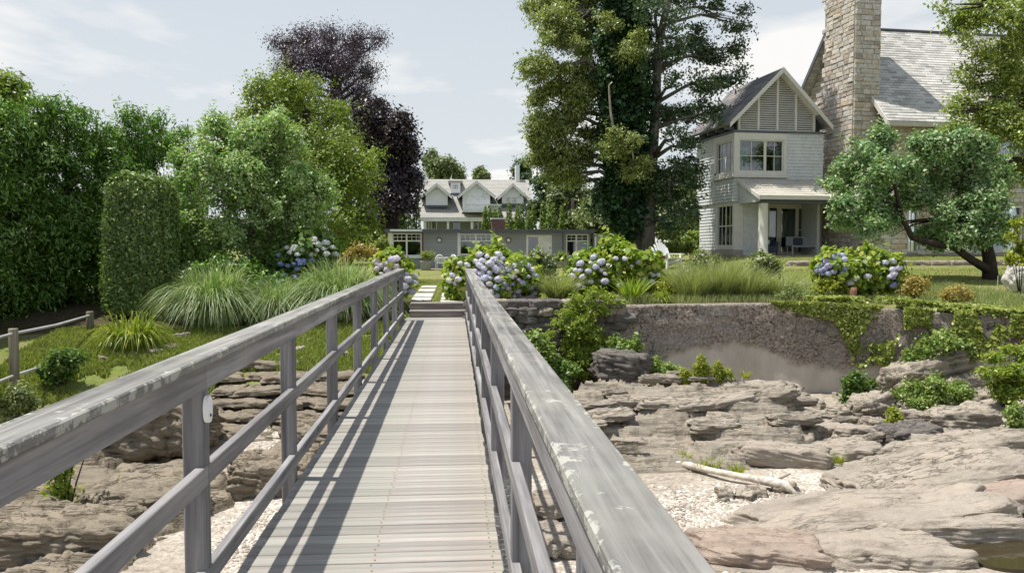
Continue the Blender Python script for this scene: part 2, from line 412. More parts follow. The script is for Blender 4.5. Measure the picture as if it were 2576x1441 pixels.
ca.data.foreach_set('color', np.stack([grass, np.clip(mul, 0, 1), rub, np.ones_like(nz)], 1).astype(np.float32).ravel())
t = NT('ground_cover')
at_ = t.n('ShaderNodeAttribute'); at_.attribute_name = 'cover'
sp = t.n('ShaderNodeSeparateColor'); t.l(at_.outputs['Color'], sp.inputs[0])
w = t.coord('Object')
g1 = t.noise(w, 2.2, 5, 0.65); g2 = t.noise(w, 38, 3, 0.7); g3 = t.noise(w, 0.35, 3)
gc = t.ramp(g1, [(0.3, (0.10, 0.135, 0.03)), (0.5, (0.15, 0.19, 0.045)), (0.72, (0.215, 0.225, 0.075))])
gc = t.mix(t.ramp(g3, [(0.4, 0.0), (0.7, 0.5)]), gc, (0.20, 0.215, 0.07))
gc = t.mix(t.ramp(t.noise(w, 0.9, 5, 0.7), [(0.44, 0.0), (0.62, 0.7)]), gc, (0.24, 0.195, 0.105))
gc = t.mix(1.0, gc, t.ramp(g2, [(0.3, 0.7), (0.7, 1.25)]), 'MULTIPLY')
p1 = t.vor(w, 24.0, 'F1', 'Color'); p2 = t.vor(w, 24.0)
pc = t.ramp(t.math('MULTIPLY', t.noise(w, 20, 2), 1.0), [(0.3, (0.34, 0.30, 0.25)), (0.55, (0.52, 0.47, 0.40)), (0.75, (0.62, 0.585, 0.53))])
sepc = t.n('ShaderNodeSeparateColor'); t.l(p1, sepc.inputs[0])
pc = t.mix(1.0, pc, t.ramp(sepc.outputs[0], [(0.0, 0.62), (0.6, 1.0), (1.0, 1.3)]), 'MULTIPLY')
pc = t.mix(t.ramp(t.noise(w, 1.1, 4), [(0.45, 0.0), (0.62, 0.5)]), pc, (0.29, 0.25, 0.20))
rc = t.ramp(t.noise(w, 9, 6, 0.7), [(0.3, (0.17, 0.145, 0.115)), (0.5, (0.33, 0.285, 0.23)), (0.7, (0.46, 0.41, 0.34))])
pc = t.mix(sp.outputs[2], pc, rc)
mc = t.ramp(t.noise(w, 16, 4), [(0.3, (0.035, 0.026, 0.018)), (0.7, (0.10, 0.07, 0.05))])
brk = t.ramp(t.math('ADD', sp.outputs[0], t.math('MULTIPLY', t.math('SUBTRACT', t.noise(w, 5, 4), 0.5), 0.9)), [(0.42, 0.0), (0.58, 1.0)])
c = t.mix(brk, pc, gc)
c = t.mix(t.ramp(sp.outputs[1], [(0.35, 0.0), (0.6, 0.9)]), c, mc)
hh = t.math('ADD', t.math('MULTIPLY', g2, 0.7), t.math('MULTIPLY', p2, -0.6))
MT['ground'] = t.out(c, 0.9, t.bump(hh, 0.5, 0.03), 0.1)
go = link('ground', gme, MT['ground'], smooth=True)
go['kind'] = 'structure'

# ------------------------------------------------------------ rocks
_CUBE = {}
def cube_np(c):
    if c not in _CUBE:
        bm = bmesh.new(); bmesh.ops.create_cube(bm, size=2.0)
        bmesh.ops.subdivide_edges(bm, edges=bm.edges[:], cuts=c, use_grid_fill=True)
        bm.verts.index_update()
        V = np.array([v.co[:] for v in bm.verts]); Fc = np.array([[v.index for v in f.verts] for f in bm.faces])
        bm.free(); _CUBE[c] = (V, Fc)
    return _CUBE[c]
def terr(z, b, d, k=0.9):                            # flat treads, steep risers along bedding coordinate b
    f = b % 1.0; return z + d * k * (ss(0.80, 1.0, f) - f)
def cell(p):
    i = np.floor(np.asarray(p)).astype(int) % 64; return _T[i[:, 0], i[:, 1], i[:, 2]]
def rock_geo(size, seed, cuts=16, k=7.0, strata=0.10, bump=0.10, beds=5.0, dip=(0.25, 0.5), taper=0.12):
    V, Fc = cube_np(cuts); p = V.copy()
    nrm = (np.abs(p) ** k).sum(1) ** (1 / k); p = p / nrm[:, None]
    n = p * np.abs(p) ** (k - 2); n /= np.linalg.norm(n, axis=1)[:, None] + 1e-9
    s = np.array(size) / 2.0
    q = p * s; m = s.max(); o = seed * 3.17
    q[:, :2] *= (1 - taper * (p[:, 2:3] * 0.5 + 0.5))
    th = np.arctan2(p[:, 1], p[:, 0])                              # broken outline
    ol = fbm(np.stack([np.cos(th) * 1.9, np.sin(th) * 1.9, 0.35 * p[:, 2]], 1) + o, 3) - 0.5
    q[:, :2] *= (1 + 0.75 * ol)[:, None]
    lf = fbm(q / m * 1.6 + o, 3) - 0.5
    q[:, 1] += s[1] * 0.5 * lf
    d = lf * bump * 2.0 * s[2] + (fbm(q / m * np.array([5, 11, 9]) + o, 4) - 0.5) * bump * 1.6 * s[2]
    wq = q / m + 0.25 * (fbm(q / m * 2.5 + o, 2) - 0.5)[:, None]                    # angular fracture blocks
    blk = cell(wq * np.array([3.2, 5.0, 4.0]) + np.array([1.0, 0.45, 0]) * wq[:, 1:2] * 2 + o) - 0.5
    d = d + blk * bump * 2.3 * s[2]
    b = q[:, 2] / s[2] * 0.5 + dip[0] * q[:, 0] / m + dip[1] * q[:, 1] / m + 0.35 * (fbm(q / m * np.array([1.4, 3.5, 2.2]) + o + 5, 3) - 0.5)
    fr = (b * beds + o) % 1.0; lay = np.floor(b * beds + o).astype(int)
    rv = np.random.RandomState(seed + 5).rand(97)[lay % 97] - 0.5
    saw = (fr - ss(0.82, 1.0, fr)) * 1.0 + rv * 0.9
    q += n * (d + saw * strata * s[2])[:, None]
    return q, Fc
def rock_mesh(name, size, seed, **kw):
    q, Fc = rock_geo(size, seed, **kw); return mesh_np(name, q, Fc)
NR = [100]
def rock(label, box, zb, depth, mat='rock', rot=0.0, tilt=(0, 0), cuts=18, group='shore rocks', name='rock', sink=0.12, hmin=0.1, par=None, hfac=1.0, **kw):
    x0, x1, yt, yb = box; NR[0] += 7
    f = onz((x0 + x1) / 2, yb, zb); D = float((f - CAMP) @ FW)
    wid = (x1 - x0) * D / FPX; slope = (EYE - zb) / max(f[1], 1)
    h = max(hmin, (yb - yt) * D / FPX - depth * slope) * hfac
    me = rock_mesh(name, (wid, depth, h * 1.15), NR[0], cuts=cuts, **kw)
    o = link(name, me, MT[mat], par, loc=(f[0], f[1] + depth * 0.5, zb + h * (0.5 - sink)),
             rot=(math.radians(tilt[0]), math.radians(tilt[1]), math.radians(rot)), smooth=cuts < 14)
    if par is None: tag(o, label, 'rock', group)
    return o

def heaved(label, pts, thick, mat, seed, group='shore rocks', res=0.04, amp=0.09, dip=(0.06, 0.22), name='rock_outcrop'):
    """bedrock ledge: a lens-shaped hump over the footprint pts [(x,y)], crest height by thick(x,y)"""
    P = np.array(pts); x0, y0 = P.min(0) - 0.2; x1, y1 = P.max(0) + 0.2
    X, Y = np.meshgrid(np.arange(x0, x1, res), np.arange(y0, y1, res)); x, y = X.ravel(), Y.ravel()
    ins = np.zeros(len(x)); dist = np.full(len(x), 9.0)
    inside = np.zeros(len(x), bool)
    for i in range(len(P)):
        a, b = P[i], P[(i + 1) % len(P)]
        tt = np.clip(((x - a[0]) * (b - a)[0] + (y - a[1]) * (b - a)[1]) / ((b - a) @ (b - a)), 0, 1)
        dist = np.minimum(dist, np.hypot(x - a[0] - tt * (b - a)[0], y - a[1] - tt * (b - a)[1]))
        c = ((a[1] > y) != (b[1] > y)) & (x < (b - a)[0] * (y - a[1]) / ((b - a)[1] + 1e-12) + a[0]); inside ^= c
    sd = np.where(inside, dist, -dist) + 0.35 * (fbm(np.stack([x * 1.4, y * 1.4, 0 * x + seed], 1), 3) - 0.5)
    top = thick(x, y); base = Hn(x, y)
    z = base - 0.25 + (top - base + 0.25) * ss(-0.1, 0.55, sd)
    inn = ss(0, 0.45, sd)
    z += 0.22 * (fbm(np.stack([x * 0.6, y * 1.2, 0 * x + seed], 1), 3) - 0.5) * inn
    wig = 0.5 * fbm(np.stack([x * 0.55, y * 1.6, 0 * x + seed + 4], 1), 4)
    for dd, kk in ((amp * 1.6, 0.8), (amp * 0.6, 0.9)):             # coarse ledges, then thin leaves of rock
        bb = (z * 1.0 + dip[0] * x + dip[1] * y + wig) / dd
        lay = np.floor(bb).astype(int); rv = np.random.RandomState(seed).rand(211)[lay % 211]
        z = z + inn * (terr(0, bb, dd, kk) + dd * 0.6 * (rv - 0.5))
    wx_ = fbm(np.stack([x * 1.5, y * 1.5, 0 * x + seed], 1), 2)
    z += inn * 0.15 * (cell(np.stack([x * 0.9 + 0.5 * y + wx_, y * 2.6 - 0.3 * x + 1.6 * wx_, 0 * x + seed], 1)) - 0.5) + inn * 0.08 * (cell(np.stack([x * 2.1 - 0.4 * y + wx_ * 2, y * 5.5 + 2 * wx_, 0 * x + seed + 3], 1)) - 0.5)
    z += 0.035 * (fbm(np.stack([x * 4, y * 13, z * 9], 1), 3) - 0.5)
    ny_, nx_ = X.shape; ii = np.arange(ny_ * nx_).reshape(ny_, nx_)
    F_ = np.stack([ii[:-1, :-1].ravel(), ii[:-1, 1:].ravel(), ii[1:, 1:].ravel(), ii[1:, :-1].ravel()], 1)
    keep = (sd[F_] > -0.16).any(1)
    F_ = F_[keep]; used = np.unique(F_); remap = -np.ones(len(x), int); remap[used] = np.arange(len(used))
    o = link(name, mesh_np(name, np.stack([x, y, z], 1)[used], remap[F_]), MT[mat])
    tag(o, label, 'rock', group)
    return o

heaved('broad low grey ledge of thin tilted layers in front of the concrete wall',
       [(1.6, 14.2), (2.2, 17.2), (4.4, 18.4), (6.6, 17.6), (7.6, 15.6), (6.6, 13.6), (4.6, 12.4), (2.6, 12.6)],
       lambda x, y: np.interp(y, [12.2, 13.6, 15.5, 17.2, 18.3], [-1.93, -1.62, -1.32, -1.12, -1.2]) - 0.5 * ss(5.8, 7.6, x), 'rock', 31, amp=0.14)
heaved('pale tan bedrock stretching under the long slabs to the tide pool',
       [(3.4, 9.1), (4.6, 10.6), (5.6, 12.2), (8.0, 13.6), (10.6, 14.6), (12.2, 13.6), (11.5, 10.5), (9.0, 7.2), (5.6, 7.3), (3.6, 8.2)],
       lambda x, y: np.interp(y, [7.2, 9.0, 11, 14], [-2.12, -2.06, -1.93, -1.72]) - 0.1 * ss(5, 3.5, x) + 0.12 * ss(7, 11, x) - 0.32 * np.exp(-(((x - 6.75) / 0.95) ** 4 + ((y - 9.2) / 0.5) ** 4)), 'rock_p', 44, amp=0.13, dip=(-0.10, 0.16))
heaved('long brown rock shelf capped with grass behind the left railing',
       [(-7.4, 13.4), (-6.5, 14.6), (-4.4, 15.2), (-2.6, 16.2), (-1.3, 16.6), (-1.1, 14.4), (-1.5, 12.6), (-3.2, 12.3), (-5.6, 12.2), (-7.2, 12.6)],
       lambda x, y: np.interp(y + 1.6 * ss(-4.6, -5.6, x), [12.1, 12.8, 13.8, 15.0, 16.3], [-1.85, -1.75, -1.5, -1.02, -0.58]) - 0.12 * ss(-5, -7, x), 'rock_l', 57, amp=0.13, dip=(0.03, 0.05))
heaved('brown bedrock apron joining the left rock humps beside the gravel',
       [(-7.2, 8.0), (-7.2, 12.3), (-4.4, 12.7), (-2.9, 12.3), (-2.7, 11.2), (-3.3, 10.0), (-3.5, 8.8), (-4.0, 7.4), (-5.5, 6.6)],
       lambda x, y: np.interp(y, [6.6, 9, 11, 12.6], [-1.95, -1.78, -1.62, -1.55]) + 0.1 * ss(-4.5, -6.5, x), 'rock_l', 91, amp=0.12, dip=(0.08, 0.12))
# left foreground humps
RK = [
 ('rounded brown rock hump under the nearest left rail', (-60, 290, 1225, 1425), -1.95, 1.5, 'rock_l', 12, (0, 4), 40),
 ('long weathered rock hump behind the leafy sapling', (150, 480, 1135, 1320), -1.9, 1.9, 'rock_l', -6, (4, -4), 44),
 ('smooth rounded rock with an undercut lip beside the shell gravel', (545, 800, 1100, 1252), -1.9, 1.5, 'rock_l', 8, (2, 0), 40),
 ('dark boulder in the hollow under the rock shelf', (255, 500, 985, 1125), -1.45, 1.0, 'rock_l', 0, (0, 0), 24),
 ('flat brown slab leaning on the rock shelf by the bridge', (690, 850, 1040, 1140), -1.6, 1.2, 'rock_l', 10, (5, 6), 24),
 ('low stone half under the bridge deck edge', (800, 900, 1090, 1180), -1.8, 0.8, 'rock_l', 0, (0, 0), 18),
 ('dark flat slab beside the timber at the foot of the rocks', (-40, 120, 1395, 1445), -2.0, 0.7, 'rock_d', 0, (0, 0), 14),
 # right foreground
 ('pink wedge-shaped slab with a thick broken front edge', (1770, 2120, 1350, 1437), -2.1, 1.2, 'rock_r', -9, (3, 3), 30),
 ('flat pale grey slab below the pink slab and beside the pool', (2090, 2490, 1362, 1450), -2.15, 1.25, 'rock_p', -3, (2, -1), 30),
 ('low pale slab in front of the pink wedge slab', (1690, 2120, 1425, 1475), -2.2, 0.6, 'rock_p', -8, (0, 1), 20),
 ('very long smooth tan slab with an overhanging lower edge', (1850, 2660, 1252, 1352), -2.05, 1.5, 'rock_p', 5, (5, -3), 44),
 ('thin broken slab jutting over the dark crevice', (2190, 2640, 1333, 1372), -2.1, 0.5, 'rock_p', 3, (0, -1), 26),
 ('long dark-edged slab slanting up above the tan slab', (2150, 2700, 1120, 1262), -1.98, 1.9, 'rock_g', 12, (7, -6), 44),
 ('grey slab behind the long dark-edged slab', (2230, 2680, 1085, 1165), -1.9, 1.2, 'rock_g', 9, (4, -4), 30),
 ('brownish slab between the two longest slabs', (2370, 2680, 1200, 1290), -2.0, 1.2, 'rock_r', 10, (4, -4), 24),
 ('log-shaped flat stone above the driftwood', (1870, 2105, 1112, 1172), -1.95, 0.7, 'rock_p', -8, (2, 4), 24),
 ('dark tilted block under the ivy wall', (2155, 2265, 985, 1062), -1.85, 0.7, 'rock_g', 25, (0, -14), 18),
 ('dark angular boulder with a shadowed underside', (2235, 2400, 1052, 1122), -1.85, 0.9, 'rock_d', 5, (4, -5), 22),
 ('large rounded grey boulder beside the yellow-green shrub', (2362, 2545, 1008, 1084), -1.75, 1.0, 'rock_g', 4, (3, -5), 24),
 ('square grey stone between the tilted block and the boulder', (2255, 2345, 1025, 1072), -1.8, 0.5, 'rock_g', -6, (0, 5), 16),
 ('small flat stone at the foot of the tilted block', (2180, 2240, 1045, 1095), -1.85, 0.5, 'rock_g', 30, (6, 0), 14),
 ('long leaning slab at the base of the ivy wall', (2235, 2455, 893, 985), -1.55, 0.9, 'rock_g', 8, (6, -17), 26),
 ('layered grey stone at the left foot of the ivy', (2125, 2245, 885, 960), -1.6, 0.8, 'rock_g', -4, (0, 8), 20),
 ('low layered stone below the leaning slab', (2380, 2480, 935, 985), -1.5, 0.7, 'rock_g', 10, (0, -8), 16),
 ('flat grey stone in the rubble below the wall', (2010, 2150, 1050, 1100), -1.92, 0.8, 'rock_p', 12, (3, -3), 18),
 ('rounded grey stone above the log-shaped stone', (1950, 2030, 1075, 1122), -1.95, 0.6, 'rock_g', 0, (0, 0), 16),
 ('broken slab on the beach beside the wall foot', (1845, 1960, 985, 1055), -1.88, 0.9, 'rock_g', -18, (0, 9), 20),
 ('flat stone lying under the driftwood root', (1990, 2100, 1250, 1300), -2.05, 0.6, 'rock_p', -12, (0, 4), 16),
 ('flat slab beside the right bridge posts', (1345, 1450, 1215, 1300), -2.0, 0.9, 'rock_p', 6, (0, 0), 18),
 ('thick slab lying along the bridge in the rail shadow', (1330, 1470, 1290, 1400), -2.05, 1.0, 'rock_p', 4, (0, 2), 20),
 ('brown ledge stone below the yellow-green shrub', (1395, 1480, 862, 915), -1.15, 0.7, 'rock_l', 5, (0, -6), 16),
 ('dark flat ledge stone beneath the shrubs', (1500, 1640, 880, 950), -1.2, 0.7, 'rock_d', 0, (3, 3), 18),
 ('small sloping slab under the upright white stick', (2080, 2260, 1100, 1150), -1.92, 0.9, 'rock_g', 10, (3, -3), 20),
 ('pale flat stone between the rubble and the long slabs', (2120, 2260, 1060, 1110), -1.9, 0.6, 'rock_p', -5, (0, 0), 16),
]
for lab, bx, zb, dp, m, rz, tl, cu in RK:
    wide = bx[1] - bx[0] > 200 and bx[0] > 1700
    rock(lab, bx, zb, dp * (0.72 if wide else 0.85), m, rz, tl, cuts=cu, strata=0.2 if m[-1] in 'kldg' else 0.12, bump=0.16, hmin=0.26 if wide else 0.16)
# loose stones
rg = rng_(4)
small = [rock_mesh('loose_stone', (0.30, 0.22, 0.12), 300 + i, cuts=8, strata=0.12, bump=0.2) for i in range(6)]
for m_ in small: m_.materials.append(MT['rock_p'] if rg.rand() < 0.5 else MT['rock_g'])
def loose(px, py, s, lab, grp):
    p = hit(px, py)
    o = link('loose_stone', small[rg.randint(6)], None, loc=(p[0], p[1], p[2] + 0.02 * s), rot=(rg.uniform(-.2, .2), rg.uniform(-.2, .2), rg.uniform(0, 6.3)), smooth=True)
    o.scale = (s, s * rg.uniform(.8, 1.2), s * rg.uniform(.7, 1.3)); tag(o, lab, 'stone', grp)
for k in range(46): loose(rg.uniform(1930, 2300), rg.uniform(1000, 1165), rg.uniform(0.5, 1.7), 'grey stone loose in the rubble between the concrete wall and the slabs', 'loose rubble stones')
for k in range(16): loose(rg.uniform(1800, 2160), rg.uniform(1230, 1310), rg.uniform(0.4, 1.3), 'pale stone loose on the shell gravel near the driftwood root', 'stones near the driftwood')
for k in range(8): loose(rg.uniform(250, 480), rg.uniform(850, 905), rg.uniform(0.5, 1.3), 'grey stone at the foot of the daylily clump', 'stones by the daylilies')
for k in range(14): loose(rg.uniform(560, 880), rg.uniform(840, 900), rg.uniform(0.5, 1.2), 'stone along the grassy top of the left rock shelf', 'stones on the left bank')
# broken blocks of the tan bedrock
BLK = [rock_mesh('ledge_block', (1.0, 0.5, 0.26), 500 + 3 * i, cuts=11, strata=0.22, bump=0.22, beds=4.0) for i in range(9)]
for i, m_ in enumerate(BLK): m_.materials.append(MT[('rock_p', 'rock_g', 'rock')[i % 3]])
rg = rng_(19); nb = 0
while nb < 74:
    x, y = rg.uniform(2.2, 12.0), rg.uniform(9.0, 17.2)
    if x < 4.6 and y < 12.9: continue
    if 2.6 < x < 5.9 and 10.4 < y < 13.3: continue
    if (x - 6.75) ** 2 / 1.6 + (y - 9.2) ** 2 / 0.5 < 1: continue
    if y > 12.6 and x < 7.4: zt_ = float(np.interp(y, [12.2, 13.6, 15.5, 17.2], [-1.93, -1.62, -1.32, -1.12])) - 0.5 * float(ss(5.8, 7.6, x))
    else: zt_ = max(float(np.interp(y, [7.2, 9.0, 11, 14], [-2.12, -2.06, -1.93, -1.72])), H(x, y))
    s = rg.uniform(0.45, 1.25)
    o = link('ledge_block', BLK[rg.randint(9)], None, loc=(x, y, zt_ + 0.01), rot=(math.radians(rg.uniform(-4, 14)), math.radians(rg.uniform(-9, 3)), math.radians(rg.uniform(-4, 22))))
    o.scale = (s * rg.uniform(0.9, 1.5), s * rg.uniform(0.7, 1.3), s * rg.uniform(0.4, 0.8))
    tag(o, 'small broken block split from the tan and grey bedrock ledges', 'rock', 'broken ledge blocks'); nb += 1
# layered ledge stones seen between the left rails (stacked slabs)
for i in range(26):
    row = i // 5; cx = 560 + (i % 5) * 66 + rg.uniform(-18, 18) + row * 6; by = 925 + row * 34 + rg.uniform(-5, 5); wd = rg.uniform(70, 135)
    rock('flat brown slab stacked in the ledge seen through the left railing', (cx - wd / 2, cx + wd / 2, by - rg.uniform(22, 34), by), -0.72 - row * 0.155, 0.8, 'rock_l',
         rg.uniform(-10, 10), (rg.uniform(-3, 4), rg.uniform(-4, 4)), 12, 'stacked ledge slabs', sink=0.05, strata=0.2, bump=0.2)

# shell gravel: thousands of chips, nobody could count them
rg = rng_(12); n = 26000
P = np.stack([rg.uniform(-5.2, 7.5, n), rg.uniform(8.2, 14.5, n)], 1)
dens = fbm(np.stack([P[:, 0] * 0.7, P[:, 1] * 0.7, 0 * P[:, 0] + 2], 1), 3)
P = P[(dens > 0.42) & (rubble(P[:, 0], P[:, 1], dens) < 0.5)]; n = len(P)
zz = Hn(P[:, 0], P[:, 1]); s = rg.uniform(0.010, 0.034, n)
c8 = np.array([[-1, -.7, -.3], [1, -.6, -.35], [.8, .7, -.3], [-.9, .8, -.3], [-.6, -.5, .35], [.7, -.4, .4], [.5, .5, .35], [-.6, .4, .45]])
a = rg.rand(n) * 6.28; R2 = np.stack([np.stack([np.cos(a), -np.sin(a)], 1), np.stack([np.sin(a), np.cos(a)], 1)], 1)
Vx = np.einsum('nij,kj->nki', R2, c8[:, :2]) * s[:, None, None]
Vz = (c8[None, :, 2] * s[:, None] * rg.uniform(0.5, 1, n)[:, None])
VV = np.concatenate([Vx + P[:, None, :], (Vz + zz[:, None] + 0.006)[:, :, None]], 2).reshape(-1, 3)
fq = np.array([[4, 5, 6, 7], [0, 1, 5, 4], [1, 2, 6, 5], [2, 3, 7, 6], [3, 0, 4, 7]])
FF = (fq[None] + (np.arange(n) * 8)[:, None, None]).reshape(-1, 4)
t = NT('shell_chips'); g = t.n('ShaderNodeNewGeometry')
c = t.ramp(g.outputs['Random Per Island'], [(0, (0.22, 0.185, 0.15)), (0.4, (0.37, 0.32, 0.262)), (0.75, (0.48, 0.43, 0.365)), (1, (0.64, 0.60, 0.54))])
MT['chips'] = t.out(c, 0.8)
o = link('shell_gravel', mesh_np('shell_gravel', VV, FF), MT['chips']); o['kind'] = 'stuff'
tag(o, 'pale crushed shell and pebble gravel covering the beach', 'gravel')

# tide pool
wp = onz(2500, 1395, -2.06)
t = NT('still_water'); wv = t.noise(t.coord('Object'), 6, 2)
MT['water'] = t.out((0.045, 0.035, 0.018), 0.06, t.bump(wv, 0.08, 0.02), 0.6)
mb = MB(); poly = []
for k in range(24):
    an = k / 24 * 6.283; r = 0.75 + 0.25 * fb1(math.cos(an) * 2 + 3, math.sin(an) * 2)
    poly.append((wp[0] + 0.35 + 0.95 * r * math.cos(an), wp[1] + 0.55 * r * math.sin(an), -2.065))
mb.prism(poly, (0, 0, -0.1)); o = mb.build('tide_pool', MT['water']); o['kind'] = 'structure'

# ------------------------------------------------------------ retaining wall
def wall_xy(s):                                       # s = x
    return s, edge(s) - 0.12
xs = np.arange(3.5, 12.9, 0.05); zs = np.linspace(0, 1, 46)
WX, WT = np.meshgrid(xs, zs); wx = WX.ravel(); wt = WT.ravel()
ztop = np.interp(wx, [3.5, 5, 8, 10, 13], [0.24, 0.26, 0.27, 0.2, 0.05]); zbot = -2.35
wz = zbot + (ztop - zbot) * wt
bnd = -1.0 + 0.30 * np.sin(wx * 1.15 + 0.4) + 0.3 * (fbm(np.stack([wx * 1.6, 0 * wx, wz * 0.3], 1), 3) - 0.5)
rough = ss(-0.14, 0.16, wz - bnd + 0.25 * (fbm(np.stack([wx * 6, wz * 6, 0 * wx], 1), 3) - 0.5))
dy = -0.09 * rough * (fbm(np.stack([wx * 5, wz * 5, 0 * wx], 1), 4)) - 0.05 * (fbm(np.stack([wx * 0.9, wz * 0.9, 0 * wx], 1), 3) - 0.5)
dy += 0.10 * (1 - wt)* -1.0
ny_, nx_ = WX.shape; ii = np.arange(ny_ * nx_).reshape(ny_, nx_)
Vf = np.stack([wx, edge(wx) - 0.05 + dy, wz], 1)
top2 = np.stack([xs, edge(xs) + 0.38, np.interp(xs, [3.5, 5, 8, 10, 13], [0.24, 0.26, 0.27, 0.2, 0.05])], 1)
bot2 = np.stack([xs, edge(xs) + 0.38, 0 * xs - 2.35], 1)
F1 = np.stack([ii[:-1, :-1].ravel(), ii[:-1, 1:].ravel(), ii[1:, 1:].ravel(), ii[1:, :-1].ravel()], 1)
b = len(Vf); k_ = np.arange(nx_ - 1)
F2 = np.stack([ii[-1, :-1], ii[-1, 1:], b + k_ + 1, b + k_], 1)
F3 = np.stack([b + k_, b + k_ + 1, b + nx_ + k_ + 1, b + nx_ + k_], 1)
wme = mesh_np('retaining_wall', np.concatenate([Vf, top2, bot2]), np.concatenate([F1, F2, F3]))
rr = np.concatenate([rough, np.ones(2 * nx_)])
ca = wme.color_attributes.new('worn', 'FLOAT_COLOR', 'POINT'); ca.data.foreach_set('color', np.stack([rr, rr, rr, rr * 0 + 1], 1).astype(np.float32).ravel())
t = NT('old_concrete'); w = t.coord('Object'); A = t.n('ShaderNodeAttribute'); A.attribute_name = 'worn'
n1 = t.noise(w, 17, 6, 0.72); n2 = t.noise(w, 1.3, 4); n3 = t.noise(w, 45, 3)
dk = t.ramp(n1, [(0.36, (0.065, 0.05, 0.041)), (0.5, (0.22, 0.182, 0.15)), (0.66, (0.43, 0.375, 0.315))])
dk = t.mix(t.ramp(n2, [(0.4, 0.0), (0.65, 0.5)]), dk, (0.29, 0.265, 0.235))
pl = t.ramp(t.noise(t.coord('Object', (1, 1, 0.5)), 2.4, 5), [(0.3, (0.42, 0.38, 0.325)), (0.7, (0.56, 0.51, 0.445))])
crk = t.math('ABSOLUTE', t.math('SUBTRACT', t.noise(t.coord('Object', (0.35, 0.3, 0.8)), 0.9, 5, 0.6), 0.5))
dk = t.mix(t.ramp(crk, [(0.0, 0.9), (0.006, 0.0)]), dk, (0.04, 0.033, 0.03))
dk = t.mix(t.ramp(t.noise(w, 26, 2, 0.6), [(0.58, 0.0), (0.70, 0.8)]), dk, (0.42, 0.385, 0.345))
c = t.mix(t.ramp(A.outputs['Fac'], [(0.1, 0.0), (0.9, 1.0)]), pl, dk)
MT['concrete'] = t.out(c, 0.92, t.bump(t.math('ADD', n1, t.math('MULTIPLY', n3, 0.4)), 0.6, 0.03), 0.15)
wo_ = link('retaining_wall', wme, MT['concrete'])
tag(wo_, 'weathered concrete retaining wall with a dark pitted upper face and smooth pale foot', 'wall')
# dry-stone stretch between the bridge and the concrete
root = thing('stone_wall', 'dark dry-laid stone wall under the hydrangea beside the bridge end', 'wall', (2.2, 18.9, -1.3))
rg = rng_(8)
for row in range(11):
    x = 0.35 + rg.uniform(-0.2, 0)
    while x < 3.75:
        w_ = rg.uniform(0.35, 0.8); h_ = 0.17
        me = rock_mesh('stone', (w_ * 1.08, 0.5, h_ * 1.12), NR[0], cuts=7, strata=0.12, bump=0.2, taper=0.05); NR[0] += 3
        link('stone', me, MT['rock_d'] if rg.rand() < .8 else MT['rock_g'], root, loc=(x + w_ / 2, edge(x) + 0.02 + rg.uniform(-.07, .07) - (10 - row) * 0.025, -1.42 + row * 0.172), rot=(0, rg.uniform(-.05, .05), rg.uniform(-.1, .1)), smooth=True)
        x += w_
# low terrace edge in front of the big house
root = thing('terrace_wall', 'low grey stone terrace edge on the lawn in front of the big house', 'wall', (17, 30.15, 0.8))
x = 12.6
while x < 25:
    w_ = rg.uniform(0.5, 1.0)
    me = rock_mesh('stone', (w_ * 1.05, 0.45, 0.34), NR[0], cuts=6, strata=0.1, bump=0.12, taper=0.05); NR[0] += 3
    link('stone', me, MT['rock_g'], root, loc=(x + w_ / 2, 30.1, H(x, 29.8) + 0.11), smooth=True); x += w_
# stone steps at the right of the ivy wall
root = thing('stone_steps', 'rough grey stone steps beside the ivy-covered end of the wall', 'steps', hit(2570, 850))
for k in range(5):
    p = at(2585, 858 - k * 15, 17.6 + k * 0.45)
    me = rock_mesh('step', (2.0, 0.7, 0.2), NR[0], cuts=10, strata=0.08, bump=0.1, taper=0.05); NR[0] += 3
    link('step', me, MT['rock_g'], root, loc=(p[0] + 0.5, p[1], p[2]), rot=(0, 0, -0.3), smooth=True)
# garden path slabs
root = thing('garden_path', 'two rows of pale stone slabs leading from the steps across the lawn', 'path', (-0.5, 22, 0.27))
for (y0, y1) in ((19.85, 20.55), (20.75, 21.75), (22.1, 23.6), (24.7, 26.1), (27.0, 28.1)):
    for (x0, x1) in ((-1.10, -0.58), (-0.34, 0.22)):
        zc = H((x0 + x1) / 2, (y0 + y1) / 2)
        MB().box(x0, x1, y0, y1, zc - 0.06, zc + 0.035).build('paving_slab', MT['boulder'], root, bevel=0.015)
# ------------------------------------------------------------ footbridge
XL, XR, YEND = -1.116, 0.258, 18.9
root = thing('footbridge', 'weathered grey timber footbridge with railings on both sides', 'bridge', (-0.43, 9, 0))
rg = rng_(1)
pm = []
for k in range(6):
    mb = MB().box(-0.675, 0.675, -0.0685, 0.0685, -0.036, 0)
    o = mb.build('plank', MT['wood_x'], root, bevel=0.004); pm.append(o.data)
    bpy.data.objects.remove(o)
y = -1.0
while y < YEND - 0.05:
    o = link('plank', pm[rg.randint(6)], None, root, loc=(-0.429 + rg.uniform(-.006, .006), y + 0.07, rg.uniform(-.002, .002)), rot=(rg.uniform(-.004, .004), 0, rg.uniform(-.0025, .0025)))
    y += 0.1445
V_, F_ = [], []; yy = -1.0 + 0.07; rn = rng_(66)
while yy < YEND - 0.05:
    for x in (-1.06, -0.43, 0.2):
        for dy_ in (-0.035, 0.035):
            b_ = len(V_); cx_, cy_ = x + rn.uniform(-.012, .012), yy + dy_ + rn.uniform(-.006, .006)
            V_ += [(cx_ + 0.0055 * math.cos(a_), cy_ + 0.0055 * math.sin(a_), 0.0035) for a_ in np.arange(6) * 1.0472]; F_.append(tuple(range(b_, b_ + 6)))
    yy += 0.1445
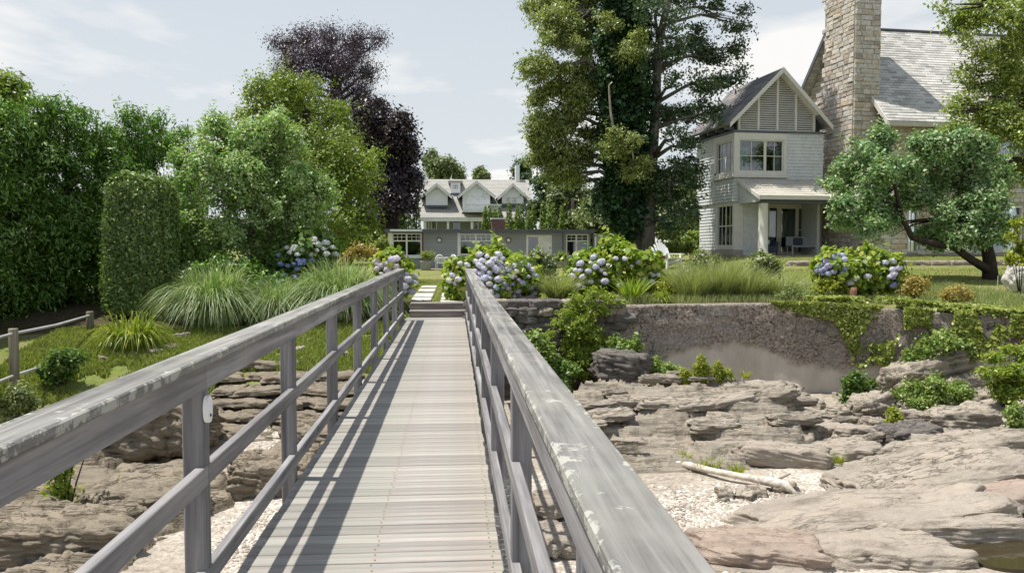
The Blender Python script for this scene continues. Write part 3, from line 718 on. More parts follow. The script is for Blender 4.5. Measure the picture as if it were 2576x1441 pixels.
me = bpy.data.meshes.new('nail_heads'); me.from_pydata(V_, [], F_); link('nail_heads', me, MT['rust'], root)['kind'] = 'stuff'
for x in (-1.06, -0.43, 0.2):
    MB().box(x - 0.045, x + 0.045, -1.0, YEND - 0.02, -0.30, -0.04).build('stringer', MT['wood_y'], root)
PY = [3.74 + 2.06 * k for k in range(-2, 8)]
for side in (0, 1):
    xi = XL if side == 0 else XR; sg = -1 if side == 0 else 1
    def bx(a, b): return (min(xi + sg * a, xi + sg * b), max(xi + sg * a, xi + sg * b))
    for py_ in PY:
        a, b_ = bx(0.004, 0.097)
        MB().box(a, b_, py_ - 0.0475, py_ + 0.0475, -0.27, 1.108).build('post', MT['wood_z'], root, bevel=0.005)
    cuts = [-1.0, 3.74, 7.86, 11.98, 16.1, 18.26]
    for y0, y1 in zip(cuts[:-1], cuts[1:]):
        a, b_ = bx(-0.018, 0.138); dz = rg.uniform(-.003, .003)
        MB().box(a, b_, y0 + 0.003, y1 - 0.003, 1.112 + dz, 1.152 + dz).build('cap_board', MT['wood_cap'], root, bevel=0.006)
        a, b_ = bx(0, 0.042)
        MB().box(a, b_, y0 + 0.002, y1 - 0.002, 0.995, 1.1095).build('top_rail', MT['wood_y'], root, bevel=0.004)
        a, b_ = bx(-0.002, 0.043)
        MB().box(a, b_, y0 + 0.002, y1 - 0.002, 0.56, 0.652).build('middle_rail', MT['wood_y'], root, bevel=0.004)
        MB().box(a, b_, y0 + 0.002, y1 - 0.002, 0.09, 0.182).build('lower_rail', MT['wood_y'], root, bevel=0.004)
for x in (-1.0, 0.14):
    MB().tube([(x, 0.4, -2.6), (x, 0.4, -0.3)], [0.11, 0.10], 12).build('pile', MT['wood_z'], root, smooth=True)
# white oval fitting on the first left post
mb = MB(); pts = []
for k in range(20):
    a = k / 20 * 6.283; pts.append((XL + 0.002, 3.70 + 0.032 * math.cos(a), 0.915 + 0.062 * math.sin(a)))
mb.prism(pts, (0.028, 0, 0)); o = mb.build('oval_fitting', MT['white'], root, bevel=0.006)
o['label'] = 'small white oval fitting screwed to a left post'
MB().tube([(XL + 0.026, 3.69, 0.89), (XL + 0.034, 3.69, 0.89)], 0.007, 8).build('screw', MT['black'], o)
# timber steps at the far end
st = thing('timber_steps', 'two dark timber steps from the bridge deck up to the lawn', 'steps', (-0.4, 19.2, 0))
for k in range(2):
    y0 = 18.93 + 0.45 * k; z1 = 0.15 * (k + 1)
    MB().box(-1.02, 0.3, y0, y0 + 0.04, z1 - 0.16, z1 - 0.041).build('riser', MT['step_wood'], st, bevel=0.003)
    MB().box(-1.04, 0.32, y0 - 0.02, y0 + 0.46, z1 - 0.04, z1).build('tread', MT['step_wood'], st, bevel=0.004)
MB().box(-1.00, -0.95, 18.98, 19.8, -0.3, 0.1).box(0.23, 0.28, 18.98, 19.8, -0.3, 0.1).build('stringer', MT['step_wood'], st)
# post-and-rail fence on the left bank
fe = thing('rail_fence', 'weathered post fence with two thin round rails beside the dark hedge', 'fence', at(35, 985, 14.2))
pA, pB = at(33, 826, 14.3), at(226, 783, 18.2); pC = pA + (pA - pB) * 1.2
for p in (pA, pB, pC):
    zb = H(p[0], p[1]) - 0.3
    MB().tube([(p[0], p[1], zb), (p[0], p[1], p[2] - 0.02), (p[0], p[1], p[2])], [0.082, 0.078, 0.07], 10, wob=0.06, seed=3).build('post', MT['old_wood'], fe, smooth=True)
for dz in (0.09, 0.80):
    for a, b_ in ((pA, pB), (pC, pA)):
        m_ = (a + b_) / 2
        MB().tube([(a[0], a[1], a[2] - dz), (m_[0], m_[1], m_[2] - dz - 0.03), (b_[0], b_[1], b_[2] - dz)], 0.026, 8).build('rail', MT['stake'], fe, smooth=True)
# driftwood
dr = []
for (px, py, zo) in ((1703, 1168, .05), (1730, 1176, .08), (1800, 1195, .09), (1880, 1212, .10), (1935, 1226, .12), (1975, 1232, .1), (2005, 1245, .04)):
    p = hit(px, py + 8); dr.append((p[0], p[1], p[2] + zo + 0.02))
d = thing('driftwood_log', 'long bleached driftwood log with a knobbly root end on the gravel', 'driftwood', dr[3])
MB().tube(dr, [0.045, 0.058, 0.05, 0.052, 0.075, 0.07, 0.02], 12, wob=0.12, seed=2).build('log', MT['drift'], d, smooth=True)
rp = np.array(dr[4])
for k, (dx, dy, dz) in enumerate(((0.22, 0.12, 0.06), (0.35, 0.05, 0.10), (0.3, -0.1, -0.05), (0.12, 0.2, 0.12))):
    MB().tube([rp + (0.05, 0, 0.02), rp + np.array((dx, dy, dz)) * 0.6, rp + (dx, dy, dz)], [0.04, 0.028, 0.01], 8, wob=0.3, seed=k).build('root_stub', MT['drift'], d, smooth=True)
p = hit(2195, 1216); s_ = MB().tube([p + (-.02, 0, -.05), p + (0, 0.02, 0.12), p + (0.02, 0.05, 0.24)], [0.022, 0.02, 0.016], 7).build('stick', MT['white'], None, smooth=True)
tag(s_, 'short white stick standing upright among the grey slabs', 'stick')
pts = [hit(*q) + (0, 0, 0.05) for q in ((2085, 1168), (2120, 1140), (2150, 1118), (2205, 1095))]
s_ = MB().tube(pts, [0.05, 0.06, 0.05, 0.02], 9, wob=0.3, seed=9).build('driftwood_branch', MT['rock_d'], None, smooth=True)
tag(s_, 'dark crooked driftwood branch between the rubble stones', 'driftwood')
pts = [hit(*q) + (0, 0, 0.06) for q in ((-20, 1425), (120, 1418), (265, 1400))]
s_ = MB().tube(pts, [0.06, 0.06, 0.05], 8, wob=0.2, seed=5).build('driftwood_pole', MT['old_wood'], None, smooth=True)
tag(s_, 'weathered pole lying at the foot of the left rocks', 'driftwood')
# ------------------------------------------------------------ building materials
def shingle_mat(name, cols, rot, bw=0.3, bh=0.14, slope=1.0, rough=0.85, patch=None, mort=0.6, stain=0.0):
    t = NT(name); v = t.coord('Object', (1, 1, 1), (0, 0, -rot))
    s = t.n('ShaderNodeSeparateXYZ'); t.l(v, s.inputs[0]); c = t.n('ShaderNodeCombineXYZ')
    t.l(t.math('ADD', s.outputs[0], t.math('MULTIPLY', s.outputs[1], 0.0 if slope != 1.0 else 1.0)), c.inputs[0]); t.l(t.math('MULTIPLY', s.outputs[2], slope), c.inputs[1])
    b = t.n('ShaderNodeTexBrick'); t.l(c.outputs[0], b.inputs['Vector']); b.inputs['Scale'].default_value = 1.0
    b.inputs['Brick Width'].default_value = bw; b.inputs['Row Height'].default_value = bh; b.inputs['Mortar Size'].default_value = 0.006
    b.inputs['Bias'].default_value = 0.0; b.inputs['Color1'].default_value = (0, 0, 0, 1); b.inputs['Color2'].default_value = (1, 1, 1, 1); b.inputs['Mortar'].default_value = (0.2, 0.2, 0.2, 1)
    n = t.noise(t.coord('Object'), 1.1, 5); f = t.math('ADD', t.math('MULTIPLY', b.outputs['Color'], 0.6), t.math('MULTIPLY', n, 0.5))
    col = t.ramp(f, [(i / (len(cols) - 1), q) for i, q in enumerate(cols)])
    col = t.mix(t.math('MULTIPLY', b.outputs['Fac'], mort), col, [a * 0.35 for a in cols[0]])
    if patch: col = t.mix(t.ramp(t.noise(t.coord('Object', (1, 1, 0.5)), 0.55, 4, 0.6), [(0.48, 0.0), (0.62, stain)]), col, patch)
    return t.out(col, rough, t.bump(t.noise(t.coord('Object'), 40, 3), 0.25, 0.01), 0.2)
AL = math.radians(6.0)
MT['siding'] = shingle_mat('grey_wall_shingle', [(0.48, 0.50, 0.51), (0.56, 0.58, 0.58), (0.63, 0.645, 0.64)], AL, 0.16, 0.15, mort=0.22)
MT['roof_main'] = shingle_mat('weathered_roof_shingle', [(0.16, 0.155, 0.14), (0.36, 0.355, 0.325), (0.50, 0.49, 0.45), (0.62, 0.61, 0.57)], AL, 0.42, 0.14, slope=1.001)
MT['roof_annex'] = shingle_mat('dark_roof_shingle', [(0.10, 0.10, 0.115), (0.17, 0.165, 0.17), (0.27, 0.25, 0.24)], AL, 0.4, 0.14, slope=1.001, patch=(0.36, 0.33, 0.29), stain=0.8)
MT['roof_porch'] = shingle_mat('pale_porch_shingle', [(0.38, 0.36, 0.30), (0.48, 0.45, 0.39), (0.56, 0.53, 0.46)], AL, 0.5, 0.1, slope=1.001)
MT['roof_far'] = shingle_mat('tan_roof_shingle', [(0.28, 0.27, 0.245), (0.34, 0.33, 0.30), (0.39, 0.38, 0.35)], 0, 0.5, 0.15, slope=1.001)
MT['clap_grey'] = shingle_mat('blue_grey_clapboard', [(0.25, 0.275, 0.295), (0.29, 0.315, 0.335), (0.32, 0.345, 0.365)], 0, 9.0, 0.12, slope=1.0, mort=0.5)
MT['clap_white'] = shingle_mat('white_clapboard', [(0.76, 0.78, 0.80), (0.82, 0.84, 0.86)], 0, 9.0, 0.16, slope=1.0, mort=0.25)
MT['brick'] = shingle_mat('dark_red_brick', [(0.12, 0.065, 0.055), (0.19, 0.10, 0.085), (0.24, 0.14, 0.12)], 0, 0.2, 0.075, mort=0.5)
STC = [(0.0, (0.34, 0.30, 0.25)), (0.2, (0.50, 0.445, 0.37)), (0.42, (0.56, 0.51, 0.44)), (0.62, (0.52, 0.50, 0.46)), (0.82, (0.60, 0.545, 0.47)), (0.96, (0.52, 0.41, 0.29)), (1.0, (0.42, 0.39, 0.36))]
def stone_mat(name, src):
    t = NT(name); n = t.noise(t.coord('Object'), 9, 5, 0.65)
    if src == 'obj': f = t.n('ShaderNodeObjectInfo').outputs['Random']
    else: f = t.n('ShaderNodeNewGeometry').outputs['Random Per Island']
    c = t.mix(1.0, t.ramp(f, STC), t.ramp(n, [(0.3, 0.7), (0.7, 1.25)]), 'MULTIPLY')
    return t.out(c, 0.9, t.bump(n, 0.5, 0.03), 0.2)
MT['stone_o'], MT['stone_i'] = stone_mat('field_stone', 'obj'), stone_mat('field_stone_rest', 'isl')
MT['mortar'] = plain('stone_mortar', (0.34, 0.31, 0.265), 0.95)

# ------------------------------------------------------------ generic wall / window builders in face coordinates (s along, n outward, z)
def wall_boxes(s0, s1, z0, z1, th, ops):
    mb = MB(); ss_ = sorted({s0, s1, *[o[0] for o in ops], *[o[1] for o in ops]}); ss_ = [s for s in ss_ if s0 <= s <= s1]
    for a, b in zip(ss_[:-1], ss_[1:]):
        cuts = sorted([(o[2], o[3]) for o in ops if o[0] <= a + 1e-6 and o[1] >= b - 1e-6]); z = z0
        for c0, c1 in cuts + [(z1, z1)]:
            if c0 - z > 1e-4: mb.box(a, b, -th, 0, z, c0)
            z = c1
    return mb
def window(root, fm, s0, s1, z0, z1, vert=(), horiz=(), fw=0.06, mw=0.03, mat='white', rec=0.05, curtains=(), inter=True, name='window', glass='glass', depth=0.5):
    mb = MB().box(s0, s0 + fw, -rec - 0.03, 0.012, z0, z1).box(s1 - fw, s1, -rec - 0.03, 0.012, z0, z1)
    mb.box(s0 + fw, s1 - fw, -rec - 0.03, 0.012, z1 - fw, z1).box(s0 + fw, s1 - fw, -rec - 0.03, 0.012, z0, z0 + fw)
    wnd = mb.map(fm).build(name, MT[mat], root)
    MB().box(s0 + fw, s1 - fw, -rec - 0.006, -rec, z0 + fw, z1 - fw).map(fm).build('pane', MT[glass], wnd)
    for v_ in vert:
        x, w = (v_, mw) if not isinstance(v_, tuple) else v_
        MB().box(x - w / 2, x + w / 2, -rec - 0.02, -rec + 0.02, z0 + fw, z1 - fw).map(fm).build('muntin', MT[mat], wnd)
    for h_ in horiz:
        y, w = (h_, mw) if not isinstance(h_, tuple) else h_
        MB().box(s0 + fw, s1 - fw, -rec - 0.024, -rec + 0.024, y - w / 2, y + w / 2).map(fm).build('sash_bar', MT[mat], wnd)
    for c0, c1, a, b in curtains:
        cb = MB(); n = max(3, int((c1 - c0) / 0.06))
        for k in range(n):
            w = (c1 - c0) / n; cb.box(c0 + k * w, c0 + (k + 1) * w + 0.004, -rec - 0.16 - 0.02 * (k % 2), -rec - 0.13 - 0.02 * (k % 2), a, b)
        cb.map(fm).build('curtain', MT['curtain'], wnd)
    if inter: MB().box(s0 - 0.05, s1 + 0.05, -rec - depth - 0.02, -rec - depth, z0 - 0.05, z1 + 0.05).map(fm).build('room_back', MT['interior'], wnd)
    return wnd

# ------------------------------------------------------------ big shingle and stone house
C0 = np.array([12.93, 37.0, 1.25])
HU = np.array([math.cos(AL), math.sin(AL), 0]); HV = np.array([-math.sin(AL), math.cos(AL), 0]); HZ = np.array([0, 0, 1.0])
def LW(p): return C0 + p[0] * HU + p[1] * HV + p[2] * HZ          # local (u, v, z) -> world
def face_front(v0): return lambda p: LW((p[0], v0 - p[1], p[2]))
def face_left(u0): return lambda p: LW((u0 - p[1], p[0], p[2]))
hs = thing('shingle_house', 'large grey shingle and stone house with tall stone chimney behind the lawn', 'house', C0)
def siding(fm, s0, s1, z0, z1, ops, step=0.15):
    z = z0
    while z < z1 - 0.02:
        zt = min(z + step, z1); seg = [(s0, s1)]
        for o in ops:
            if o[2] < zt - 0.01 and o[3] > z + 0.01:
                ns = []
                for a, b in seg:
                    if o[1] <= a or o[0] >= b: ns.append((a, b)); continue
                    if o[0] > a: ns.append((a, o[0]))
                    if o[1] < b: ns.append((o[1], b))
                seg = ns
        for a, b in seg:
            if b - a < 0.03: continue
            mb = MB().add([(a, 0, z), (b, 0, z), (b, 0.036, z), (a, 0.036, z), (a, 0, zt), (b, 0, zt), (b, 0.006, zt), (a, 0.006, zt)],
                          [(0,3,2,1),(4,5,6,7),(0,1,5,4),(1,2,6,5),(2,3,7,6),(3,0,4,7)])
            mb.map(fm).build('shingle_course', MT['siding'], hs)
        z += step
W1 = (0.2, 2.42, 3.84, 5.32); W2 = (0.16, 1.9, 3.84, 5.32); W3 = (0.22, 1.88, 0.4, 2.34)
FRM1, FRM2 = (-0.02, 2.58, 3.64, 5.62), (-0.02, 2.22, 3.64, 5.62)
ff, fl = face_front(0), face_left(0)
wall_boxes(0.0, 4.42, 2.45, 5.65, 0.14, [W1]).map(ff).build('front_wall', MT['siding'], hs)
wall_boxes(0.145, 4.3, 2.45, 5.65, 0.14, [W2]).map(fl).build('side_wall', MT['siding'], hs)
MB().box(4.28, 4.42, 0.145, 4.3, 0, 5.65).box(0.15, 4.28, 4.16, 4.3, 0, 5.65).box(0.145, 4.275, 0.145, 4.155, 2.46, 2.56).box(0.145, 4.275, 0.145, 4.155, 5.5, 5.64).map(LW).build('rear_wall', MT['siding'], hs)
siding(ff, 0.0, 4.43, 2.47, 5.6, [FRM1]); siding(fl, 0.03, 4.31, 2.47, 5.6, [FRM2])
# cream window surrounds
wall_boxes(-0.054, 2.58, 3.64, 5.62, 0.05, [W1]).map(face_front(-0.056)).build('window_surround', MT['cream'], hs)
wall_boxes(-0.05, 2.22, 3.64, 5.62, 0.05, [W2]).map(face_left(-0.056)).build('window_surround', MT['cream'], hs)
MB().box(-0.12, 2.62, -0.12, -0.058, 3.58, 3.645).box(-0.12, -0.058, -0.057, 2.26, 3.58, 3.645).map(LW).build('sill', MT['cream'], hs)
window(hs, ff, *W1, vert=[0.83, (1.52, 0.13), 1.98], horiz=[4.58], mat='cream', curtains=[(0.27, 0.8, 3.9, 4.98), (1.98, 2.36, 3.9, 4.9)], depth=1.6)
window(hs, fl, *W2, vert=[0.6, (1.03, 0.12), 1.5], horiz=[4.58], mat='cream', depth=1.6, curtains=[(0.22, 0.5, 3.9, 5.2)])
# dark band, gable with louvres
MB().box(-0.09, 4.53, -0.09, 0.0, 5.65, 5.74).box(-0.09, -0.002, 0.001, 4.4, 5.65, 5.74).map(LW).build('dark_band', MT['greytrim'], hs)
APU, APZ, EVZ = 2.11, 8.56, 5.98
def gz_at(u): return APZ - 0.16 - abs(u - APU) * (APZ - EVZ) / (APU + 0.47)
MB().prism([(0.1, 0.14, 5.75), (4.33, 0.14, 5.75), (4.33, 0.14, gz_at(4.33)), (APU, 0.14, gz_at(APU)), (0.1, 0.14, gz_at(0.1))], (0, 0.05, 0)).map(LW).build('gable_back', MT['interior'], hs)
mul_u = [0.2, 1.15, 2.09, 3.02, 3.95]
for a in mul_u:
    MB().box(a - 0.05, a + 0.05, -0.02, 0.12, 5.745, gz_at(a) - 0.02).map(LW).build('gable_mullion', MT['cream'], hs)
MB().box(0.25, 3.90, 0.0, 0.10, 5.75, 5.81).map(LW).build('gable_sill', MT['cream'], hs)
for a, b in zip(mul_u[:-1], mul_u[1:]):
    z = 5.85
    while True:
        inv = (APU + 0.47) / (APZ - EVZ); half = (APZ - 0.18 - z - 0.05) * inv
        l, r = max(a + 0.052, APU - half), min(b - 0.052, APU + half)
        if r - l < 0.1: break
        MB().add([(l, 0.0, z), (r, 0.0, z), (r, 0.02, z - 0.005), (l, 0.02, z - 0.005), (l, 0.085, z + 0.085), (r, 0.085, z + 0.085), (r, 0.10, z + 0.075), (l, 0.10, z + 0.075)],
                 [(0,1,2,3),(4,7,6,5),(0,4,5,1),(3,2,6,7),(0,3,7,4),(1,5,6,2)]).map(LW).build('louvre_slat', MT['cream'], hs)
        z += 0.102
def roof_slope(root, mapf, e0, e1, r0, r1, courses, mat, name='roof_slope', th=0.10, cname='shingle_course'):
    """e0,e1: eave ends, r0,r1: ridge ends (local points); a deck slab plus overlapping courses"""
    e0, e1, r0, r1 = [np.array(p, float) for p in (e0, e1, r0, r1)]
    nrm = np.cross(e1 - e0, r0 - e0); nrm /= np.linalg.norm(nrm)
    if nrm[2] < 0: nrm = -nrm
    o = MB().prism([e0, e1, r1, r0], -nrm * th).map(mapf).build(name, MT[mat], root)
    for k in range(courses):
        a, b = k / courses, min(1.0, (k + 1.12) / courses)
        p0, p1, q0, q1 = e0 + (r0 - e0) * a, e1 + (r1 - e1) * a, e0 + (r0 - e0) * b, e1 + (r1 - e1) * b
        vs = [p0 + nrm*0.002, p1 + nrm*0.002, q1 + nrm*0.002, q0 + nrm*0.002, p0 + nrm*0.024, p1 + nrm*0.024, q1 + nrm*0.006, q0 + nrm*0.006]
        MB().add(vs, [(0,3,2,1),(4,5,6,7),(0,1,5,4),(1,2,6,5),(2,3,7,6),(3,0,4,7)]).map(mapf).build(cname, MT[mat], o)
    return o
vb, vf = 4.75, -0.45
roof_slope(hs, LW, (-0.47, vf, EVZ), (-0.47, vb, EVZ), (APU, vf, APZ), (APU, vb, APZ), 18, 'roof_annex')
roof_slope(hs, LW, (4.64, vf, EVZ), (4.64, vb, EVZ), (APU, vf, APZ), (APU, vb, APZ), 18, 'roof_annex')
for sg in (-1, 1):                                   # barge boards
    ue = -0.47 if sg < 0 else 4.64
    MB().prism([(ue, vf - 0.05, EVZ - 0.20), (ue, vf - 0.05, EVZ + 0.02), (APU, vf - 0.05, APZ + 0.02), (APU, vf - 0.05, APZ - 0.22)], (0, 0.045, 0)).map(LW).build('barge_board', MT['cream'], hs)
    a, b = (0.10, APU) if sg < 0 else (4.33, APU)
    MB().prism([(a, vf, gz_at(a) - 0.02), (b, vf, gz_at(b) - 0.02), (b, vf, gz_at(b) + 0.03), (a, vf, gz_at(a) + 0.03)], (0, 0.62, 0)).map(LW).build('soffit', MT['cream'], hs)
for k in range(5):
    MB().box(-0.40, 0.1, 0.25 + k * 0.95, 0.33 + k * 0.95, 5.78, 5.93).map(LW).build('rafter_tail', MT['greytrim'], hs)  # rafters coloured dark, eave shade put into the paint
MB().box(0.12, 0.2, 0.2, 4.25, 5.742, 6.45).box(4.2, 4.28, 0.2, 4.25, 5.742, 6.45).map(LW).build('eave_shade_wall', MT['interior'], hs)  # dark sheet added to close the eave gap, its colour standing in for shade
# lower storey with cut-off corner, pier, recessed porch wall
fl2 = face_left(0.06)
wall_boxes(0.16, 4.0, -0.2, 2.45, 0.14, [W3]).map(fl2).build('lower_side_wall', MT['siding'], hs)
siding(fl2, 0.2, 4.02, 0.22, 2.42, [(0.1, 2.02, 0.2, 2.45)])
wall_boxes(0.12, 2.02, 0.26, 2.45, 0.02, [W3]).map(face_left(0.03)).build('window_surround', MT['cream'], hs)
window(hs, fl2, *W3, vert=[0.62, (1.05, 0.08), 1.47], horiz=[(1.36, 0.06)], mat='cream', depth=1.4)
MB().prism([(0.06, 0.14, 0.24), (0.47, 0.0, 0.24), (0.50, 0.12, 0.24), (0.12, 0.26, 0.24)], (0, 0, 2.2)).map(LW).build('corner_panel', MT['cream'], hs)
MB().box(-0.02, 0.5, 0.02, 4.05, -0.3, 0.235).map(LW).build('stone_plinth', MT['mortar'], hs)
MB().box(0.475, 1.3, 0.0, 0.5, -0.2, 2.45).map(LW).build('pier', MT['siding'], hs)
siding(ff, 0.475, 1.31, 0.0, 2.42, [])
# recessed porch back wall
VB = 1.5; fb = face_front(VB)
D1, D2, D0 = (3.12, 4.0, 0.06, 2.3), (4.02, 4.74, 0.06, 2.3), (2.5, 3.0, 0.3, 2.3)
wall_boxes(1.31, 5.35, -0.2, 2.45, 0.12, [D0, D1, D2]).map(fb).build('porch_wall', MT['cream'], hs)
MB().box(1.2, 1.3, 0.51, 1.49, -0.2, 2.45).map(LW).build('porch_side_wall', MT['siding'], hs)
dr_ = window(hs, fb, *D1, fw=0.07, mat='cream', name='sliding_door', depth=1.2, vert=[], horiz=[])
dr_ = window(hs, fb, *D2, fw=0.07, mat='cream', name='sliding_door', depth=1.2, vert=[4.38], horiz=[1.2])
window(hs, fb, *D0, fw=0.05, mat='cream', curtains=[(2.56, 2.94, 0.5, 2.2)], depth=0.6)
MB().box(-0.3, 5.35, -2.5, VB - 0.01, -0.35, 0.0).map(LW).build('porch_floor', MT['rock_g'], hs)
MB().box(0.3, 5.35, -2.0, 1.49, 2.452, 2.50).map(LW).build('porch_ceiling', MT['cream'], hs)
roof_slope(hs, LW, (0.12, -2.3, 2.60), (5.4, -2.3, 2.60), (0.12, -0.04, 3.52), (5.4, -0.04, 3.52), 9, 'roof_porch', 'porch_roof')
MB().prism([(0.08, -2.34, 2.42), (0.08, -2.34, 2.60), (0.08, -0.05, 3.53), (0.08, -0.05, 3.37)], (0.05, 0, 0)).map(LW).build('barge_board', MT['cream'], hs)
MB().prism([(0.20, -2.0, 2.36), (0.20, -2.0, 2.60), (0.20, -0.05, 3.35), (0.20, -0.05, 2.36)], (0.05, 0, 0)).map(LW).build('porch_gable_panel', MT['siding'], hs)
MB().box(0.14, 5.4, -2.345, -2.29, 2.44, 2.585).map(LW).build('eave_board', MT['cream'], hs)
MB().box(0.25, 5.35, -2.05, -1.80, 2.28, 2.451).map(LW).build('porch_beam', MT['greytrim'], hs)
mb = MB().tube([LW((0.47, -1.93, 0)), LW((0.47, -1.93, 0.08)), LW((0.47, -1.93, 0.1)), LW((0.47, -1.93, 2.26)), LW((0.47, -1.93, 2.29))], [0.25, 0.25, 0.225, 0.205, 0.22], 24)
mb.build('column', MT['cream'], hs, smooth=True)
for (u_, v_, z_, f_) in ((1.27, -0.05, 1.4, 0), (4.98, VB - 0.06, 1.35, 0)):
    MB().box(u_ - 0.05, u_ + 0.05, v_ - 0.06, v_ + 0.05, z_ - 0.11, z_ + 0.1).map(LW).build('wall_lantern', MT['black'], hs)
# ---- stone main block
UG, VFW, VRG, ZRG, ZEV = 6.9, -1.6, 3.0, 11.45, 6.02
def zroof(v): return ZEV + (v + 2.1) * (ZRG - ZEV) / (VRG + 2.1)
MB().prism([(UG, VFW, -0.3), (UG, VFW, zroof(VFW) - 0.15), (UG, VRG, ZRG - 0.2), (UG, 7.6, zroof(-1.6) - 0.15), (UG, 7.6, -0.3)], (0.3, 0, 0)).map(LW).build('gable_wall', MT['mortar'], hs)
OPF = [(7.75, 8.35, 0.1, 2.3), (8.75, 10.4, 3.6, 5.4), (9.75, 11.3, 0.1, 2.3), (12.2, 13.8, 0.1, 2.3), (12.4, 14.0, 3.6, 5.4), (15.0, 16.6, 0.1, 2.3), (17.5, 19.0, 0.1, 2.3)]
f2 = face_front(VFW)
wall_boxes(7.21, 21.0, -0.3, zroof(VFW) - 0.2, 0.3, OPF).map(f2).build('stone_front_wall', MT['mortar'], hs)
for o in OPF:
    window(hs, f2, *o, vert=[(o[0] + o[1]) / 2], horiz=[(o[2] + o[3]) / 2] if o[2] > 2 else [], fw=0.09, mat='cream', rec=0.12, depth=1.0)
fg = face_left(UG)
window(hs, face_left(UG - 0.02), -1.45, -1.0, 3.7, 5.3, vert=[-1.22], horiz=[4.5], fw=0.1, mat='cream', rec=0.02, inter=False)
window(hs, face_left(UG - 0.02), -1.4, -0.95, 0.2, 2.4, fw=0.12, mat='cream', rec=0.02, inter=False)
roof_slope(hs, LW, (6.35, -2.1, ZEV), (21.5, -2.1, ZEV), (6.35, VRG, ZRG), (21.5, VRG, ZRG), 36, 'roof_main')
roof_slope(hs, LW, (6.35, 8.1, ZEV), (21.5, 8.1, ZEV), (6.35, VRG, ZRG), (21.5, VRG, ZRG), 4, 'roof_main')
MB().box(6.33, 21.5, VRG - 0.09, VRG + 0.09, ZRG + 0.0, ZRG + 0.09).map(LW).build('ridge_cap', MT['greytrim'], hs)
for ve, s in ((-2.1, 1), (8.1, -1)):
    MB().prism([(6.30, ve, ZEV - 0.24), (6.30, ve, ZEV + 0.03), (6.30, VRG, ZRG + 0.03), (6.30, VRG, ZRG - 0.28)], (0.05, 0, 0)).map(LW).build('barge_board', MT['greytrim'] if s < 0 else MT['cream'], hs)
MB().box(6.35, 21.5, -2.16, -2.09, ZEV - 0.22, ZEV - 0.03).map(LW).build('eave_board', MT['cream'], hs)
MB().box(6.4, 21.5, -2.09, VFW, ZEV - 0.06, ZEV - 0.03).map(LW).build('soffit', MT['cream'], hs)
# chimney
CU, CVF = 5.4, -0.85
ch = MB().prism([(CU, CVF, -0.3), (CU, CVF, 14.6), (CU, 1.65, 14.6), (CU, 1.65, 8.3), (CU, 2.95, 7.0), (CU, 2.95, -0.3)], (1.3, 0, 0)).map(LW).build('chimney', MT['mortar'], hs)
MB().box(CU - 0.1, 6.8, CVF - 0.1, 1.75, 14.6, 14.8).map(LW).build('chimney_cap', MT['rock_g'], ch)
MB().box(CU, UG + 0.3, -2.35, CVF - 0.002, -0.3, 2.5).map(LW).build('chimney_base', MT['mortar'], hs)
# stones
def stone_unit(seed):
    r = rng_(seed); j = lambda a: r.uniform(-a, a)
    b = [(-.48, 0, -.47), (.48, 0, -.47), (.48, 0, .47), (-.48, 0, .47)]
    m = [(x + j(.035), -0.6 + j(.1), z + j(.06)) for x, _, z in b]; tpp = [(x * .84 + j(.06), -1.0 + j(.25), z * .76 + j(.08)) for x, _, z in b]
    f = [(0,1,5,4),(1,2,6,5),(2,3,7,6),(3,0,4,7),(4,5,9,8),(5,6,10,9),(6,7,11,10),(7,4,8,11),(8,9,10,11)]
    return np.array(b + m + tpp), f
SU = [stone_unit(i) for i in range(10)]
SM = []
for V_, f_ in SU:
    me = bpy.data.meshes.new('stone'); me.from_pydata([tuple(p) for p in V_], [], f_); me.materials.append(MT['stone_o']); SM.append(me)
rg = rng_(77); LIST = []
def stones(face, off, s0, s1, z0, z1, ok=lambda s, z: True, hh=(0.15, 0.27), ww=(0.28, 0.66), prio=1):
    z = z0
    while z < z1:
        h = rg.uniform(*hh); s = s0 - rg.uniform(0, 0.2)
        while s < s1:
            w = rg.uniform(*ww); a, b = max(s, s0), min(s + w, s1)
            if b - a > 0.08 and ok((a + b) / 2, z + h / 2): LIST.append((prio, face, off, (a + b) / 2, z + h / 2, b - a, h))
            s += w
        z += h
def chok(s, z): return s < 1.65 or z < 8.3 - (s - 1.65)
stones('left', CU, CVF, 2.95, 3.3, 12.9, chok, prio=0)
stones('front', CVF, CU, 6.7, 6.0, 12.9, prio=0)
stones('left', CU, CVF, 2.95, 0.0, 3.3, prio=3); stones('front', CVF, CU, 6.75, 2.5, 6.0, prio=1)
stones('left', CU, -2.35, CVF, 0, 2.5, prio=1); stones('front', -2.35, CU, 7.2, 0, 2.5, prio=1)
stones('left', UG, 1.66, 6.5, 6.0, 11.0, lambda s, z: z < ZRG - 0.35 - abs(s - VRG) * 1.06 and not (s < 2.95 and z < 8.3 - (s - 1.65)), prio=1)
stones('left', UG, VFW, CVF, 2.5, 6.0, lambda s, z: z < zroof(s) - 0.3 and not (-1.5 < s < -0.95 and 3.6 < z < 5.4), prio=1)
stones('front', VFW, UG, 14.5, 0, 6.0, lambda s, z: not any(o[0] - .12 < s < o[1] + .12 and o[2] - .05 < z < o[3] + .08 for o in OPF), prio=2)
stones('left', CU, CVF, 1.65, 12.9, 14.6, prio=3); stones('front', CVF, CU, 6.7, 12.9, 14.6, prio=3)
LIST.sort(key=lambda q: q[0])
restV, restF = [], []
